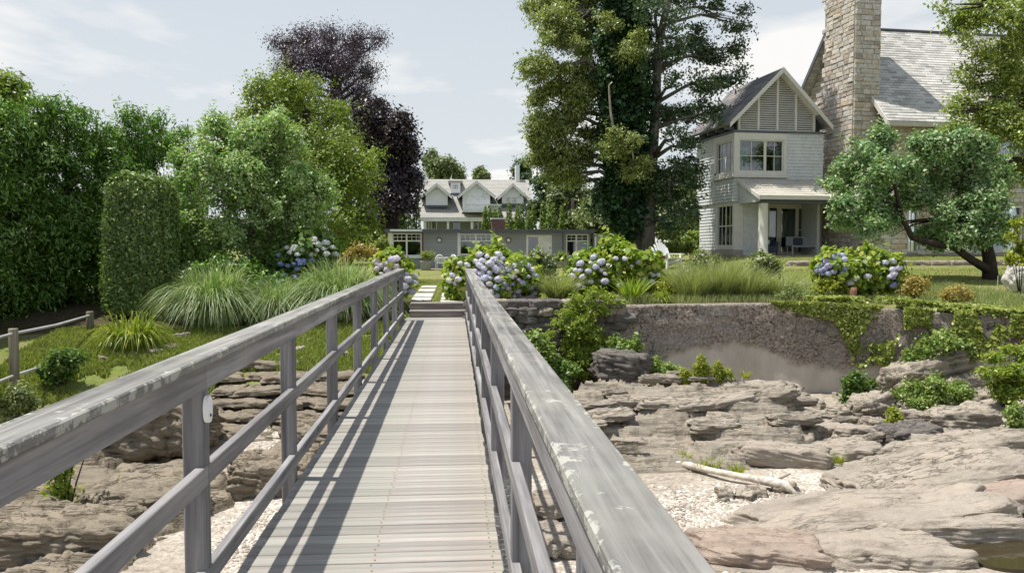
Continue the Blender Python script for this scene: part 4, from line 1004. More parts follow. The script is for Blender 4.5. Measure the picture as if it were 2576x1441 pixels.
for i, (pr, face, off, s, z, w, h) in enumerate(LIST):
    pos = LW((s, off, z)) if face == 'front' else LW((off, s, z)); rot = AL if face == 'front' else AL - math.pi / 2
    k = rg.randint(10); th = rg.uniform(0.035, 0.075)
    if i < 300:
        par_ = ch if pr == 0 else hs
        o = link('stone', SM[k], None, par_, loc=pos, rot=(0, 0, rot)); o.scale = (w, th, h)
    else:
        V_, f_ = SU[k]; q = V_ * np.array([w, th, h]); c, s_ = math.cos(rot), math.sin(rot)
        q = np.stack([q[:, 0]*c - q[:, 1]*s_, q[:, 0]*s_ + q[:, 1]*c, q[:, 2]], 1) + pos
        b = len(restV); restV += [tuple(p) for p in q]; restF += [tuple(b + i_ for i_ in ff_) for ff_ in f_]
me = bpy.data.meshes.new('wall_stones'); me.from_pydata(restV, [], restF)
o = link('wall_stones', me, MT['stone_i'], hs); o['kind'] = 'stuff'
# porch furniture
bn = thing('porch_bench', 'pale grey bench with cushions on the porch of the big house', 'bench', LW((3.6, 0.6, 0)))
def BL(p): return LW((p[0] + 3.05, p[1] + 0.2, p[2]))
MB().box(0, 1.5, 0, 0.6, 0.36, 0.44).map(BL).build('seat', MT['cushion'], bn)
MB().box(0, 1.5, 0.55, 0.62, 0.44, 0.86).map(BL).build('backrest', MT['cushion'], bn)
for x in (0.02, 1.42):
    for y in (0.02, 0.5): MB().box(x, x + 0.06, y, y + 0.06, 0, 0.36).map(BL).build('leg', MT['stake'], bn)
MB().box(0.35, 0.8, 0.42, 0.54, 0.46, 0.8).map(BL).build('cushion', MT['navy'], bn, bevel=0.04)
pc = thing('porch_armchair', 'dark armchair with a white pillow beside the porch column', 'chair', LW((1.75, 0.3, 0)))
def PL(p): return LW((p[0] + 1.45, p[1] + 0.0, p[2]))
MB().box(0, 0.8, 0, 0.75, 0.12, 0.42).map(PL).build('seat', MT['navy'], pc, bevel=0.03)
MB().box(0, 0.8, 0.66, 0.8, 0.42, 0.85).map(PL).build('backrest', MT['navy'], pc, bevel=0.03)
for x in (0, 0.68): MB().box(x, x + 0.12, 0.0, 0.66, 0.42, 0.62).map(PL).build('armrest', MT['navy'], pc, bevel=0.02)
for x in (0.03, 0.72):
    for y in (0.03, 0.68): MB().box(x, x + 0.05, y, y + 0.05, 0, 0.12).map(PL).build('leg', MT['black'], pc)
MB().box(0.25, 0.65, 0.5, 0.62, 0.45, 0.7).map(PL).build('pillow', MT['white'], pc, bevel=0.04)

# ------------------------------------------------------------ pool house
YP = 50.0
def PX(px): return at(px, 630, YP)[0]
def PZ(py): return at(1200, py, YP)[2]
ph = thing('pool_house', 'long low blue-grey pool house with a flat dark roof across the lawn', 'building', (PX(1230), YP, PZ(675)))
zb, zt = 0.2, PZ(586)
fp = lambda p: np.array([p[0], YP - p[1], p[2]])
O1 = (PX(987), PX(1061), PZ(644), PZ(587)); O2 = (PX(1156), PX(1237), PZ(641), PZ(588)); O3 = (PX(1324), PX(1388), 0.28, PZ(591)); O4 = (PX(1424), PX(1480), PZ(645), PZ(589))
wall_boxes(PX(976), PX(1485), zb, zt, 0.2, [O1, O2, O3, O4]).map(fp).build('wall', MT['clap_grey'], ph)
MB().box(PX(976), PX(1485), YP + 0.21, YP + 5, zb, zt).map(lambda p: p).build('rear_block', MT['clap_grey'], ph) if False else None
MB().box(PX(976), PX(976) + .2, YP + 0.201, YP + 5, zb, zt).box(PX(1485) - .2, PX(1485), YP + 0.201, YP + 5, zb, zt).box(PX(976), PX(1485), YP + 5.001, YP + 5.2, zb, zt).build('side_wall', MT['clap_grey'], ph)
MB().box(PX(970), PX(1492), YP - 0.45, YP + 5.4, zt + 0.002, zt + 0.22).build('flat_roof', MT['greytrim'], ph)
MB().box(PX(983), PX(1063), YP - 0.55, YP - 0.452, zt + 0.08, zt + 0.19).build('gutter', MT['white'], ph)
MB().box(PX(976), PX(987), YP - 0.05, YP - 0.001, zb, zt).box(PX(1151), PX(1156), YP - 0.05, YP - 0.001, zb, zt).box(PX(1237), PX(1241), YP - 0.05, YP - 0.001, zb, zt).build('corner_board', MT['white'], ph)
m1 = PX(1023); tz = PZ(606)
def pane_win(o, mid, cols=3):
    vs = [(mid, 0.1)]; w_ = window(ph, fp, *o, vert=vs, horiz=[(tz, 0.07)], fw=0.07, mat='white', depth=1.5, rec=0.06)
    for a, b in ((o[0] + .07, mid - .05), (mid + .05, o[1] - .07)):
        for k in range(1, cols): MB().box(a + (b - a) * k / cols - .015, a + (b - a) * k / cols + .015, -.075, -.035, tz + .03, o[3] - .07).map(fp).build('muntin', MT['white'], w_)
    MB().box(o[0] + .07, o[1] - .07, -.077, -.033, (tz + o[3]) / 2 - .015, (tz + o[3]) / 2 + .015).map(fp).build('muntin', MT['white'], w_)
    return w_
pane_win(O1, m1); pane_win(O2, PX(1197)); pane_win(O4, PX(1450), 2)
MB().box(O1[0] - .1, O1[1] + .1, YP - .14, YP - .002, O1[2] - .12, O1[2] - .01).build('sill', MT['white'], ph)
dw = window(ph, fp, *O3, vert=[(PX(1356), 0.1)], fw=0.12, mat='white', rec=0.08, name='double_door', depth=1.5)
MB().box(PX(1357), O3[1] - .12, -.12, -.05, O3[2] + .05, O3[3] - .12).map(fp).build('white_door_leaf', MT['white'], dw)
for px_ in (1105, 1279):
    l_ = MB().tube([(PX(px_), YP - 0.003, PZ(604)), (PX(px_), YP - .06, PZ(604))], 0.17, 16).build('wall_lamp', MT['greytrim'], ph)
    MB().tube([(PX(px_), YP - .061, PZ(604)), (PX(px_), YP - .12, PZ(604))], [0.11, 0.07], 16).build('lamp_glass', MT['lampglow'], l_)
for px_ in (1064, 1414): MB().box(PX(px_) - .05, PX(px_) + .05, YP - .42, YP - .32, zb, zt).build('awning_post', MT['terracotta'] if px_ < 1100 else MT['greytrim'], ph)
bc = MB().box(PX(1240), PX(1274), YP + 1.5, YP + 2.4, zt + .21, zt + 0.88).build('brick_chimney', MT['brick'], ph)
MB().box(PX(1238), PX(1276), YP + 1.45, YP + 2.45, zt + .881, zt + 0.97).build('chimney_cap', MT['white'], bc)
MB().box(PX(1236), PX(1284), YP + 1.4, YP + 2.5, zt + .221, zt + 0.26).build('chimney_flashing', MT['cream'], bc)
pv = thing('patio', 'grey patio paving in front of the pool house', 'paving', (PX(1230), YP - 1.5, 0.27)); 
MB().box(PX(1060), PX(1500), YP - 2.6, YP - 0.001, 0.16, 0.31).build('paving_slab', MT['rock_g'], pv)
bx_ = MB().box(at(1500, 600, 49)[0], at(1541, 600, 49)[0], 49, 50.5, 0.5, at(1500, 590, 49)[2]).box(at(1498, 600, 49)[0], at(1543, 600, 49)[0], 48.95, 50.55, at(1500, 590, 49)[2] + .001, at(1500, 588, 49)[2]).build('garden_shed', MT['potgrey'])
tag(bx_, 'plain grey garden shed between the pool house and the ivy-clad trunk', 'shed')

# ------------------------------------------------------------ white house far behind
YE, YR = 78.0, 85.0
def FX(px, Y=YE): return at(px, 560, Y)[0]
def FZ(py, Y=YE): return at(1200, py, Y)[2]
wh = thing('white_house', 'white dormered house with a long tan roof behind the pool house', 'house', (FX(1195), YE + 3, 1.17))
x0, x1 = FX(1068), FX(1336); zr, ze = FZ(452, YR), FZ(547)
I3 = lambda p: p
fs = roof_slope(wh, I3, (x0 - .5, YE, ze), (x1 + .4, YE, ze), (x0 - .5, YR, zr), (x1 + .4, YR, zr), 26, 'roof_far', th=0.2)
roof_slope(wh, I3, (x0 - .5, 92, ze), (x1 + .4, 92, ze), (x0 - .5, YR, zr), (x1 + .4, YR, zr), 2, 'roof_far', th=0.2)
fw_ = lambda p: np.array([p[0], YE + 1.6 - p[1], p[2]])
OW = [(FX(1068), FX(1078), FZ(577), FZ(553)), (FX(1084), FX(1098), FZ(577), FZ(552)), (FX(1140), FX(1158), 1.1, FZ(552)), (FX(1190), FX(1206), FZ(577), FZ(553)), (FX(1230), FX(1250), FZ(577), FZ(553)), (FX(1290), FX(1310), FZ(577), FZ(553))]
wall_boxes(x0, x1, 0.9, ze + .45, 0.2, OW).map(fw_).build('porch_wall', MT['clap_grey'], wh)
for i, o in enumerate(OW): window(wh, fw_, *o, fw=0.08, mat='white', vert=[(o[0] + o[1]) / 2] if i != 2 else [], depth=0.6, name='door' if i == 2 else 'window')
MB().prism([(x0, YE + 1.8, 0.9), (x0, 91.5, 0.9), (x0, 91.5, ze), (x0, YR, zr - .3), (x0, YE + 1.8, ze + .7)], (0.2, 0, 0)).build('gable_wall', MT['clap_white'], wh)
MB().prism([(x1 - .2, YE + 1.8, 0.9), (x1 - .2, 91.5, 0.9), (x1 - .2, 91.5, ze), (x1 - .2, YR, zr - .3), (x1 - .2, YE + 1.8, ze + .7)], (0.2, 0, 0)).build('gable_wall', MT['clap_white'], wh)
for px_ in (1068, 1127, 1187, 1250, 1330): MB().box(FX(px_) - .11, FX(px_) + .11, YE + .1, YE + .32, 0.9, ze - .24).build('porch_column', MT['white'], wh)
MB().box(x0 - .5, x1 + .4, YE - .06, YE - .005, ze - .38, ze - .02).build('eave_board', MT['white'], wh)
def rz(Y): return ze + (zr - ze) * (Y - YE) / (YR - YE)
def dormer(pa, pb, pbot, peave, papex, win, Y, name='dormer', shed=False):
    X = lambda q: at(q, 500, Y)[0]; Z = lambda q: at(1200, q, Y)[2]
    a, b, zb_, z_e, za = X(pa), X(pb), Z(pbot), Z(peave), Z(papex); m = (a + b) / 2
    yb = YE + (za - ze) * (YR - YE) / (zr - ze) + 0.3
    poly = [(a, Y, zb_), (b, Y, zb_), (b, Y, z_e), (m, Y, za - .1), (a, Y, z_e)] if not shed else [(a, Y, zb_), (b, Y, zb_), (b, Y, z_e), (a, Y, z_e)]
    d_ = MB().prism(poly, (0, min(yb, YR) - Y, 0)).build(name, MT['clap_white'], wh)
    if not shed:
        ov = 0.45
        for s_, e_ in ((-1, a), (1, b)):
            ex = e_ + s_ * ov; ez = z_e - ov * (za - z_e) / (m - a)
            n_ = np.array([s_ * (za - ez), 0, abs(ex - m)]); n_ = n_ / np.linalg.norm(n_) * 0.16
            MB().prism([(ex, Y - .4, ez + .02), (m, Y - .4, za + .02), (m, Y - .4, za + .02 + n_[2] * 1.2), (ex + n_[0], Y - .4, ez + .02 + n_[2])], (0, yb - Y + .4, 0)).build('dormer_roof', MT['roof_far'], d_)
            MB().prism([(ex, Y - .46, ez - .12), (m, Y - .46, za - .14), (m, Y - .46, za + .16), (ex, Y - .46, ez + .16)], (0, .05, 0)).build('dormer_trim', MT['white'], d_)
    else:
        MB().box(a - .25, b + .25, Y - .3, YR - .2, z_e + .002, z_e + .14).build('dormer_roof', MT['roof_far'], d_)
    MB().box(a - .06, b + .06, Y - .09, Y - .002, zb_ - .2, zb_ - .02).build('dormer_sill', MT['greytrim'], d_)
    for (wa, wb, wt_, wb2) in win:
        o = (X(wa), X(wb), Z(wb2), Z(wt_))
        wf = MB().box(o[0], o[1], Y - .05, Y - .003, o[2], o[3]).build('window', MT['interior'], d_) if False else None
        MB().box(o[0], o[1], Y - .03, Y - .004, o[2], o[3]).build('pane', MT['interior'], d_)
        g_ = MB()
        for t_ in (0.0, 0.33, 0.66, 1.0): g_.box(o[0] + (o[1]-o[0])*t_ - .035, o[0] + (o[1]-o[0])*t_ + .035, Y - .05, Y - .031, o[2], o[3])
        for t_ in (0.0, 0.5, 1.0): g_.box(o[0], o[1], Y - .07, Y - .0501, o[2] + (o[3]-o[2])*t_ - .035, o[2] + (o[3]-o[2])*t_ + .035)
        g_.build('window_bars', MT['white'], d_)
    return d_
dormer(1071, 1126, 517, 489, 466, [], 79.3)
d1 = dormer(1164, 1233, 533, 488, 459, [], 78.6)
for px_ in (1176, 1189, 1202, 1215):
    X_ = at(px_, 500, 78.6)[0]; MB().box(X_ - .16, X_ + .16, 78.55, 78.598, at(1200, 528, 78.6)[2], at(1200, 494, 78.6)[2]).build('white_door', MT['white'], d1)
bl = MB().box(at(1168, 530, 77.6)[0], at(1262, 530, 77.6)[0], 77.5, 78.59, FZ(534), FZ(531)).build('balcony_floor', MT['white'], wh)
for k in range(24):
    X_ = at(1168 + k * 4, 530, 77.6)[0]; MB().box(X_ - .03, X_ + .03, 77.5, 77.55, FZ(531) + .001, FZ(517) - .001).build('baluster', MT['white'], bl)
MB().box(at(1167, 530, 77.6)[0], at(1262, 530, 77.6)[0], 77.47, 77.58, FZ(517), FZ(514)).build('handrail', MT['white'], bl)
dormer(1263, 1317, 512, 491, 465, [(1274, 1284, 497, 508), (1289, 1299, 497, 508)], 79.5)
dormer(1134, 1158, 486, 459, 456, [(1140, 1152, 466, 476)], 82.0, shed=True)
cw = MB().box(FX(1296, YR), FX(1306, YR), YR - .5, YR + .5, zr - .4, zr + 1.5).build('chimney', MT['white'], wh)
# ------------------------------------------------------------ vegetation
LM = {
 'hedge': leaf_mat('arborvitae_leaf', [(0.028, 0.060, 0.012), (0.055, 0.105, 0.020), (0.10, 0.16, 0.035)], 0.25, gain=2.20),
 'clip': leaf_mat('clipped_hedge_leaf', [(0.035, 0.065, 0.018), (0.07, 0.11, 0.03), (0.15, 0.19, 0.06)], 0.25, gain=1.9),
 'light': leaf_mat('light_green_leaf', [(0.07, 0.125, 0.035), (0.115, 0.19, 0.06), (0.20, 0.27, 0.11)], 0.35, gain=2.35),
 'olive': leaf_mat('olive_green_leaf', [(0.055, 0.085, 0.014), (0.10, 0.135, 0.022), (0.165, 0.195, 0.04)], 0.35, gain=1.85),
 'copper': leaf_mat('copper_beech_leaf', [(0.020, 0.013, 0.024), (0.042, 0.028, 0.047), (0.078, 0.058, 0.090)], 0.15, gain=1.7),
 'purple': leaf_mat('dark_purple_leaf', [(0.014, 0.010, 0.014), (0.030, 0.020, 0.026), (0.060, 0.042, 0.050)], 0.12, gain=1.25),
 'conifer': leaf_mat('feathery_conifer_leaf', [(0.055, 0.073, 0.022), (0.10, 0.125, 0.042), (0.19, 0.20, 0.08)], 0.3, gain=2.10),
 'ivy': leaf_mat('dark_ivy_leaf', [(0.012, 0.034, 0.014), (0.022, 0.055, 0.020), (0.045, 0.085, 0.03)], 0.15, 0.4, gain=1.30),
 'dark': leaf_mat('dark_tree_leaf', [(0.020, 0.040, 0.020), (0.035, 0.062, 0.030), (0.075, 0.10, 0.045)], 0.25, gain=1.60),
 'magnolia': leaf_mat('magnolia_leaf', [(0.045, 0.085, 0.035), (0.08, 0.14, 0.055), (0.17, 0.235, 0.11)], 0.25, gain=2.30),
 'oak': leaf_mat('oak_leaf', [(0.06, 0.085, 0.02), (0.10, 0.13, 0.03), (0.19, 0.205, 0.065)], 0.35, gain=2.10),
 'far': leaf_mat('far_leaf', [(0.065, 0.09, 0.035), (0.10, 0.13, 0.05), (0.16, 0.18, 0.08)], 0.3, gain=1.50),
 'cone': leaf_mat('small_cypress_leaf', [(0.035, 0.065, 0.012), (0.075, 0.115, 0.018), (0.15, 0.175, 0.03)], 0.3, gain=2.30),
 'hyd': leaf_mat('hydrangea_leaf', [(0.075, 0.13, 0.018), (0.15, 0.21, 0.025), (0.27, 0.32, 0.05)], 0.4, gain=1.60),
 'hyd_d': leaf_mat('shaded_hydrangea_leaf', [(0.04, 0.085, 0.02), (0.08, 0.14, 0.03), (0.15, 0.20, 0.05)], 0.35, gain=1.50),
 'yellow': leaf_mat('yellow_green_leaf', [(0.13, 0.17, 0.02), (0.22, 0.25, 0.03), (0.34, 0.34, 0.06)], 0.4),
 'sumac': leaf_mat('sumac_leaf', [(0.09, 0.15, 0.022), (0.17, 0.23, 0.035), (0.29, 0.32, 0.06)], 0.42, gain=1.35),
 'weed': leaf_mat('weed_leaf', [(0.06, 0.10, 0.025), (0.11, 0.16, 0.04), (0.20, 0.235, 0.08)], 0.35, gain=1.90),
 'rose': leaf_mat('rose_leaf', [(0.06, 0.085, 0.03), (0.11, 0.14, 0.05), (0.19, 0.20, 0.09)], 0.3, gain=1.70),
 'wallivy': leaf_mat('sunlit_ivy_leaf', [(0.07, 0.10, 0.02), (0.14, 0.17, 0.035), (0.24, 0.255, 0.07)], 0.3, gain=1.80),
 'grass': leaf_mat('ornamental_grass', [(0.075, 0.125, 0.04), (0.13, 0.19, 0.07), (0.26, 0.30, 0.16)], 0.35, gain=1.70),
 'paleg': leaf_mat('pale_fine_grass', [(0.13, 0.16, 0.05), (0.20, 0.23, 0.09), (0.31, 0.32, 0.17)], 0.35, gain=1.25),
 'lily': leaf_mat('daylily_leaf', [(0.10, 0.15, 0.02), (0.18, 0.22, 0.03), (0.30, 0.31, 0.05)], 0.4),
 'turf': leaf_mat('turf_blade', [(0.12, 0.155, 0.035), (0.18, 0.22, 0.05), (0.30, 0.30, 0.11)], 0.35),
 'ochre': leaf_mat('ochre_leaf', [(0.20, 0.17, 0.04), (0.30, 0.23, 0.06), (0.38, 0.25, 0.10)], 0.35),
}
def bark_mat(name, c0, c1):
    t = NT(name); v = t.coord('Object', (6, 6, 1.2)); n = t.noise(v, 1.6, 6, 0.65, 0.6)
    return t.out(t.ramp(n, [(0.3, c0), (0.7, c1)]), 0.92, t.bump(n, 0.8, 0.05), 0.15)
BK = {'grey': bark_mat('grey_bark', (0.07, 0.062, 0.055), (0.19, 0.175, 0.155)), 'dark': bark_mat('dark_bark', (0.025, 0.02, 0.016), (0.075, 0.06, 0.048)),
      'pale': bark_mat('pale_dead_wood', (0.25, 0.22, 0.18), (0.42, 0.38, 0.32))}

def leaf_quads(P, N, L, rg, aspect=1.8, jit=0.6, droop=0.0, fold=0.12):
    n = len(P); N = N + jit * rg.randn(n, 3); N /= np.linalg.norm(N, axis=1)[:, None] + 1e-9
    T = rg.randn(n, 3); T[:, 2] -= droop * 2.0; T -= N * (T * N).sum(1)[:, None]; T /= np.linalg.norm(T, axis=1)[:, None] + 1e-9
    B = np.cross(N, T); L = L[:, None]; W = L / aspect
    V = np.stack([P - T * L * 0.5, P + B * W * 0.5 + N * L * fold - T * L * 0.05, P + T * L * 0.5, P - B * W * 0.5 + N * L * fold - T * L * 0.05], 1)
    return V.reshape(-1, 3)
def blob_px(lst, Y, jy=0.0, sq=1.0, seed=0):
    """[(px, py, r_px)] -> ellipsoids at depth about Y"""
    rg = rng_(seed); o = []
    for q in lst:
        y = Y + rg.uniform(-jy, jy) if len(q) < 4 else q[3]
        c = at(q[0], q[1], y); r = q[2] * y / FPX
        o.append((c[0], c[1], c[2], r, r * sq, r))
    return np.array(o)
def lump(B, k, f, seed):                            # break each ellipsoid into smaller, uneven lobes
    rg = rng_(seed); o = []
    for q in B:
        for j in range(k):
            d = rg.randn(3); d /= np.linalg.norm(d); d[2] = d[2] * 0.9 + 0.05; s = f * rg.uniform(0.6, 1.25)
            o.append(np.concatenate([q[:3] + d * q[3:6] * (1.02 - s * 0.72) * rg.uniform(0.8, 1.18), q[3:6] * s * rg.uniform(0.8, 1.2, 3)]))
    return np.array(o)
def clusters(B, m, rg, thick=0.3, low=0.35, gap=0.0, gf=1.4):
    w = (B[:, 3] * B[:, 4] * B[:, 5]) ** (2 / 3); k = rg.choice(len(B), m, p=w / w.sum())
    d = rg.randn(m, 3); d /= np.linalg.norm(d, axis=1)[:, None]
    flip = (d[:, 2] < -0.2) & (rg.rand(m) > low); d[flip, 2] *= -1
    r = 1.0 - thick * rg.rand(m) ** 1.6 + 0.12 * rg.randn(m) * 0.6
    P = B[k, :3] + d * B[k, 3:6] * r[:, None]; N = d / B[k, 3:6]; N /= np.linalg.norm(N, axis=1)[:, None]
    keep = np.ones(m, bool)
    for j in range(len(B)):
        q = (((P - B[j, :3]) / B[j, 3:6]) ** 2).sum(1); keep &= ~((q < 0.42) & (k != j))
    if gap > 0: keep &= fbm(P * gf + 3.3, 3) > gap
    return P[keep], N[keep]
def crown(name, par, B, m, per, spread, size, mat, seed=1, droop=0.0, aspect=1.8, jit=0.6, gap=0.0, gf=1.4, low=0.35, thick=0.3, flat=1.0, upn=0.35, lob=(7, 0.5), out=0.14):
    rg = rng_(seed); B0 = B; B = lump(B, lob[0], lob[1], seed) if lob else B
    C, N = clusters(B, m, rg, thick, low, gap, gf)
    far = rg.rand(len(C)) < out; C = C + N * (far * np.abs(rg.randn(len(C))) * 0.30 * B0[:, 3].mean())[:, None]
    n = len(C) * per; tw = N * 0.7 + rg.randn(len(C), 3) * 0.6; tw[:, 2] += 0.15 - droop * 0.6; tw /= np.linalg.norm(tw, axis=1)[:, None]
    off = rg.randn(n, 3) * spread * 0.6 + np.repeat(tw, per, 0) * (rg.uniform(-1.2, 1.6, n) * spread)[:, None]; off[:, 2] *= flat
    P = np.repeat(C, per, 0) + off; NN = np.repeat(N, per, 0) + np.array([0, 0, upn])
    V = leaf_quads(P, NN, size * rg.uniform(0.65, 1.35, n), rg, aspect, jit, droop)
    return link(name, mesh_np(name, V, np.arange(n * 4).reshape(-1, 4)), LM[mat], par)
def limb_tree(par, trunk, rad, B, bark, nl=10, seed=1, r0=0.35, start=0.35, name='trunk', sag=0.0, rend=0.02):
    rg = rng_(seed); mb = MB(); T = [np.array(p, float) for p in trunk]; mb.tube(T, rad, 12, wob=0.12, seed=seed)
    nl = min(nl, len(B)); m = len(T)
    for j in rg.choice(len(B), nl, replace=False):
        c = B[j, :3]; tt = np.linspace(start, 0.97, 40); best = None
        for s in tt:
            f = s * (m - 1); i = min(int(f), m - 2); p = T[i] + (T[i+1] - T[i]) * (f - i); rr = rad[i] + (rad[i+1] - rad[i]) * (f - i)
            cost = np.linalg.norm(c - p) + (2.0 if c[2] < p[2] - 0.5 else 0) + 0.3 * abs(c[2] - p[2] - 0.5 * np.hypot(*(c - p)[:2]))
            if best is None or cost < best[0]: best = (cost, p, rr)
        _, p, rr = best; mid = (p + c) / 2 + np.array([0, 0, 0.12 * np.linalg.norm(c - p) - sag]) + rg.randn(3) * 0.06 * np.linalg.norm(c - p)
        mb.tube([p, mid, c], [rr * r0 + rend, rr * r0 * 0.6 + rend, rend], 7, wob=0.15, seed=j)
        for q in range(3):
            e = c + rg.randn(3) * B[j, 3:6] * 0.6; mb.tube([mid, (mid + e) / 2 + rg.randn(3) * 0.1, e], [rr * r0 * 0.4 + rend * .7, rr * r0 * 0.25 + rend * .5, rend * 0.4], 5)
    return mb.build(name, BK[bark], par, smooth=True)
def tree(name, label, base, trunk_px, rad, B, bark, leaf, cat='tree', group=None, nl=10, seed=1, start=0.35, r0=0.35, sag=0.0, **ck):
    r = thing(name, label, cat, base, group)
    tr = [np.array(base) - (0, 0, 0.3)] + [np.array(p) for p in trunk_px]
    limb_tree(r, tr, [rad[0] * 1.25] + list(rad[:len(tr) - 1]), B, bark, nl, seed, r0, start, sag=sag)
    crown('crown', r, B, mat=leaf, seed=seed, **ck)
    return r

# --- left: arborvitae hedge
HG = [(-260, 17.2, 190), (-330, 15.2, 150), (-420, 13.2, 120), (-140, 18.4, 200), (-75, 19.3, 205), (15, 19.9, 250), (95, 20.6, 236), (175, 21.3, 246), (250, 22.1, 268), (322, 23.0, 262), (392, 24.0, 288), (452, 25.2, 318)]
for i, (px, Y, ty) in enumerate(HG):
    b = gp(px, Y); ztop = at(px, ty, Y)[2]; h = ztop - b[2]; rg = rng_(20 + i); BB = []
    for k in range(16):
        f = (k + 0.5) / 16; r = 1.15 * (1 - 0.62 * f ** 2.2) * rg.uniform(0.85, 1.1)
        for q in range(2):
            a = rg.rand() * 6.28; rr = r * 0.62; BB.append((b[0] + math.cos(a) * r * 0.5, b[1] + math.sin(a) * r * 0.5, b[2] + f * h * 0.97, rr, rr, rr * 0.85))
    BB = np.array(BB)
    r = thing('arborvitae', 'tall dark green arborvitae in the hedge beside the rail fence', 'tree', b, 'arborvitae hedge')
    MB().tube([b - (0, 0, .3), b + (0, 0, h * .5), b + (0, 0, h * .93)], [0.16, 0.10, 0.02], 8).build('trunk', BK['dark'], r, smooth=True)
    crown('crown', r, BB, 3000, 11, 0.11, 0.13, 'hedge', seed=40 + i, aspect=3.2, jit=0.5, upn=0.4, low=0.5, droop=-0.8, gap=0.36, gf=1.2, lob=(3, 0.6), out=0.15, thick=0.4)
B = blob_px([(-30, 215, 55), (20, 235, 42), (50, 262, 26), (-60, 290, 70)], 27.5, 0.6)
tree('background_tree', 'sunlit tree top rising behind the arborvitae hedge', gp(-20, 27.5), [at(-15, 500, 27.5), at(-20, 300, 27.5)], [0.25, 0.2, 0.08], B, 'dark', 'olive', m=1500, per=9, spread=0.14, size=0.15, seed=71)
# --- clipped hedge
b = gp(348, 19.5); W_, D_, zt_ = 0.68, 0.6, at(352, 452, 19.5)[2]
rg = rng_(5); n = 34000
q = rg.uniform(-1, 1, (n, 3)); k = rg.choice(6, n, p=[.22, .22, .17, .17, .2, .02]); ax_, sg_ = k // 2, np.where(k % 2 == 0, -1, 1)
ax_ = np.where(k < 2, 1, np.where(k < 4, 0, 2)); sg_ = np.where(k == 5, -1, np.where(k == 4, 1, sg_))
N = np.zeros((n, 3)); N[np.arange(n), ax_] = sg_; q[np.arange(n), ax_] = sg_ * rg.uniform(0.9, 1.03, n)
nr = (np.abs(q) ** 8).sum(1) ** (1 / 8); q = q / np.maximum(nr, 1)[:, None]
hz_ = (zt_ - b[2]) / 2; tp = 1 - 0.10 * ss(0.2, 1, q[:, 2])
P = np.stack([b[0] + q[:, 0] * W_ * tp, b[1] + 0.2 + q[:, 1] * D_ * tp, b[2] + hz_ + q[:, 2] * hz_ + 0.06 * (q[:, 0] > 9)], 1)
P += N * (0.26 * (fbm(P * 1.6, 3) - 0.5) + 0.05 * np.abs(rg.randn(n)) * (rg.rand(n) < .25))[:, None]
ht = thing('clipped_hedge', 'tall clipped evergreen hedge block with a flat rounded top', 'hedge', b)
MB().tube([b - (0, -.2, .2), b + (0, .2, hz_ * 1.4)], [0.08, 0.03], 7).build('trunk', BK['dark'], ht)
link('foliage', mesh_np('foliage', leaf_quads(P, N, 0.075 * rg.uniform(.7, 1.4, n), rg, 1.7, 0.55), np.arange(n * 4).reshape(-1, 4)), LM['clip'], ht)
hb = np.array([[b[0], b[1] + .2, b[2] + hz_ * (0.35 + 0.32 * i_), W_ * .78, D_ * .78, hz_ * .42] for i_ in range(5)])
crown('inner_foliage', ht, hb, 900, 6, 0.12, 0.16, 'clip', seed=3, thick=0.2, lob=None, out=0)
# --- light green small tree and its neighbours
B = blob_px([(640, 372, 82), (560, 372, 62), (500, 425, 62), (470, 500, 48), (740, 430, 80), (600, 470, 110), (690, 500, 100), (795, 505, 52), (510, 575, 62), (600, 600, 90), (690, 610, 85), (765, 590, 62), (700, 345, 52), (815, 480, 30), (540, 330, 34)], 22.6, 0.9, seed=2)
tree('pear_tree', 'rounded light green leafy tree behind the grass clumps', gp(640, 22.6), [at(640, 600, 22.6), at(630, 480, 22.6), at(640, 380, 22.6)], [0.13, 0.11, 0.08, 0.03], B, 'grey', 'light', m=10500, per=10, spread=0.11, size=0.095, seed=72, gap=0.43, gf=1.9, out=0.2, lob=(8, 0.42), thick=0.22, nl=9)
B = blob_px([(690, 245, 60), (650, 292, 48), (735, 225, 40), (775, 275, 62), (845, 320, 58), (720, 330, 90), (880, 400, 68), (810, 400, 90), (900, 470, 58), (800, 490, 100), (870, 560, 80), (925, 560, 42), (720, 450, 95), (620, 360, 60)], 32.5, 1.4, seed=3)
tree('maple_tree', 'olive green maple tree standing behind the light green tree', gp(790, 32.5), [at(790, 560, 32.5), at(780, 400, 32.5), at(770, 280, 32.5)], [0.3, 0.24, 0.16, 0.05], B, 'dark', 'olive', m=8000, per=10, spread=0.16, size=0.115, seed=73, gap=0.38, gf=1.3, out=0.22, nl=10, droop=0.2)
B = blob_px([(830, 100, 34), (770, 100, 30), (722, 118, 24), (690, 112, 14), (895, 110, 36), (948, 104, 17), (970, 98, 8), (875, 160, 46), (800, 150, 44), (740, 165, 36), (925, 185, 28), (955, 180, 14), (840, 205, 44), (700, 180, 20), (770, 215, 40), (905, 235, 30), (935, 235, 16), (720, 225, 34), (850, 262, 26)], 60, 2.2, seed=4)
tree('copper_beech', 'tall airy purple copper beech with visible limbs above the green trees', gp(865, 60), [at(868, 500, 60), at(868, 330, 60), at(852, 250, 60), at(838, 130, 60)], [0.55, 0.5, 0.36, 0.22, 0.07], B, 'dark', 'copper', m=7600, per=6, spread=0.36, size=0.16, seed=74, droop=-0.9, gap=0.46, gf=1.1, nl=19, start=0.5, r0=0.3, low=0.8, thick=0.95, lob=None, out=0.3, aspect=2.2)
B = blob_px([(915, 295, 36), (950, 285, 32), (1010, 330, 32), (915, 350, 50), (975, 375, 55), (1020, 395, 38), (925, 430, 52), (1005, 450, 52), (960, 480, 58), (1035, 470, 24), (1000, 515, 46), (1012, 298, 14), (1040, 430, 18), (945, 530, 40)], 56, 2.0, seed=5)
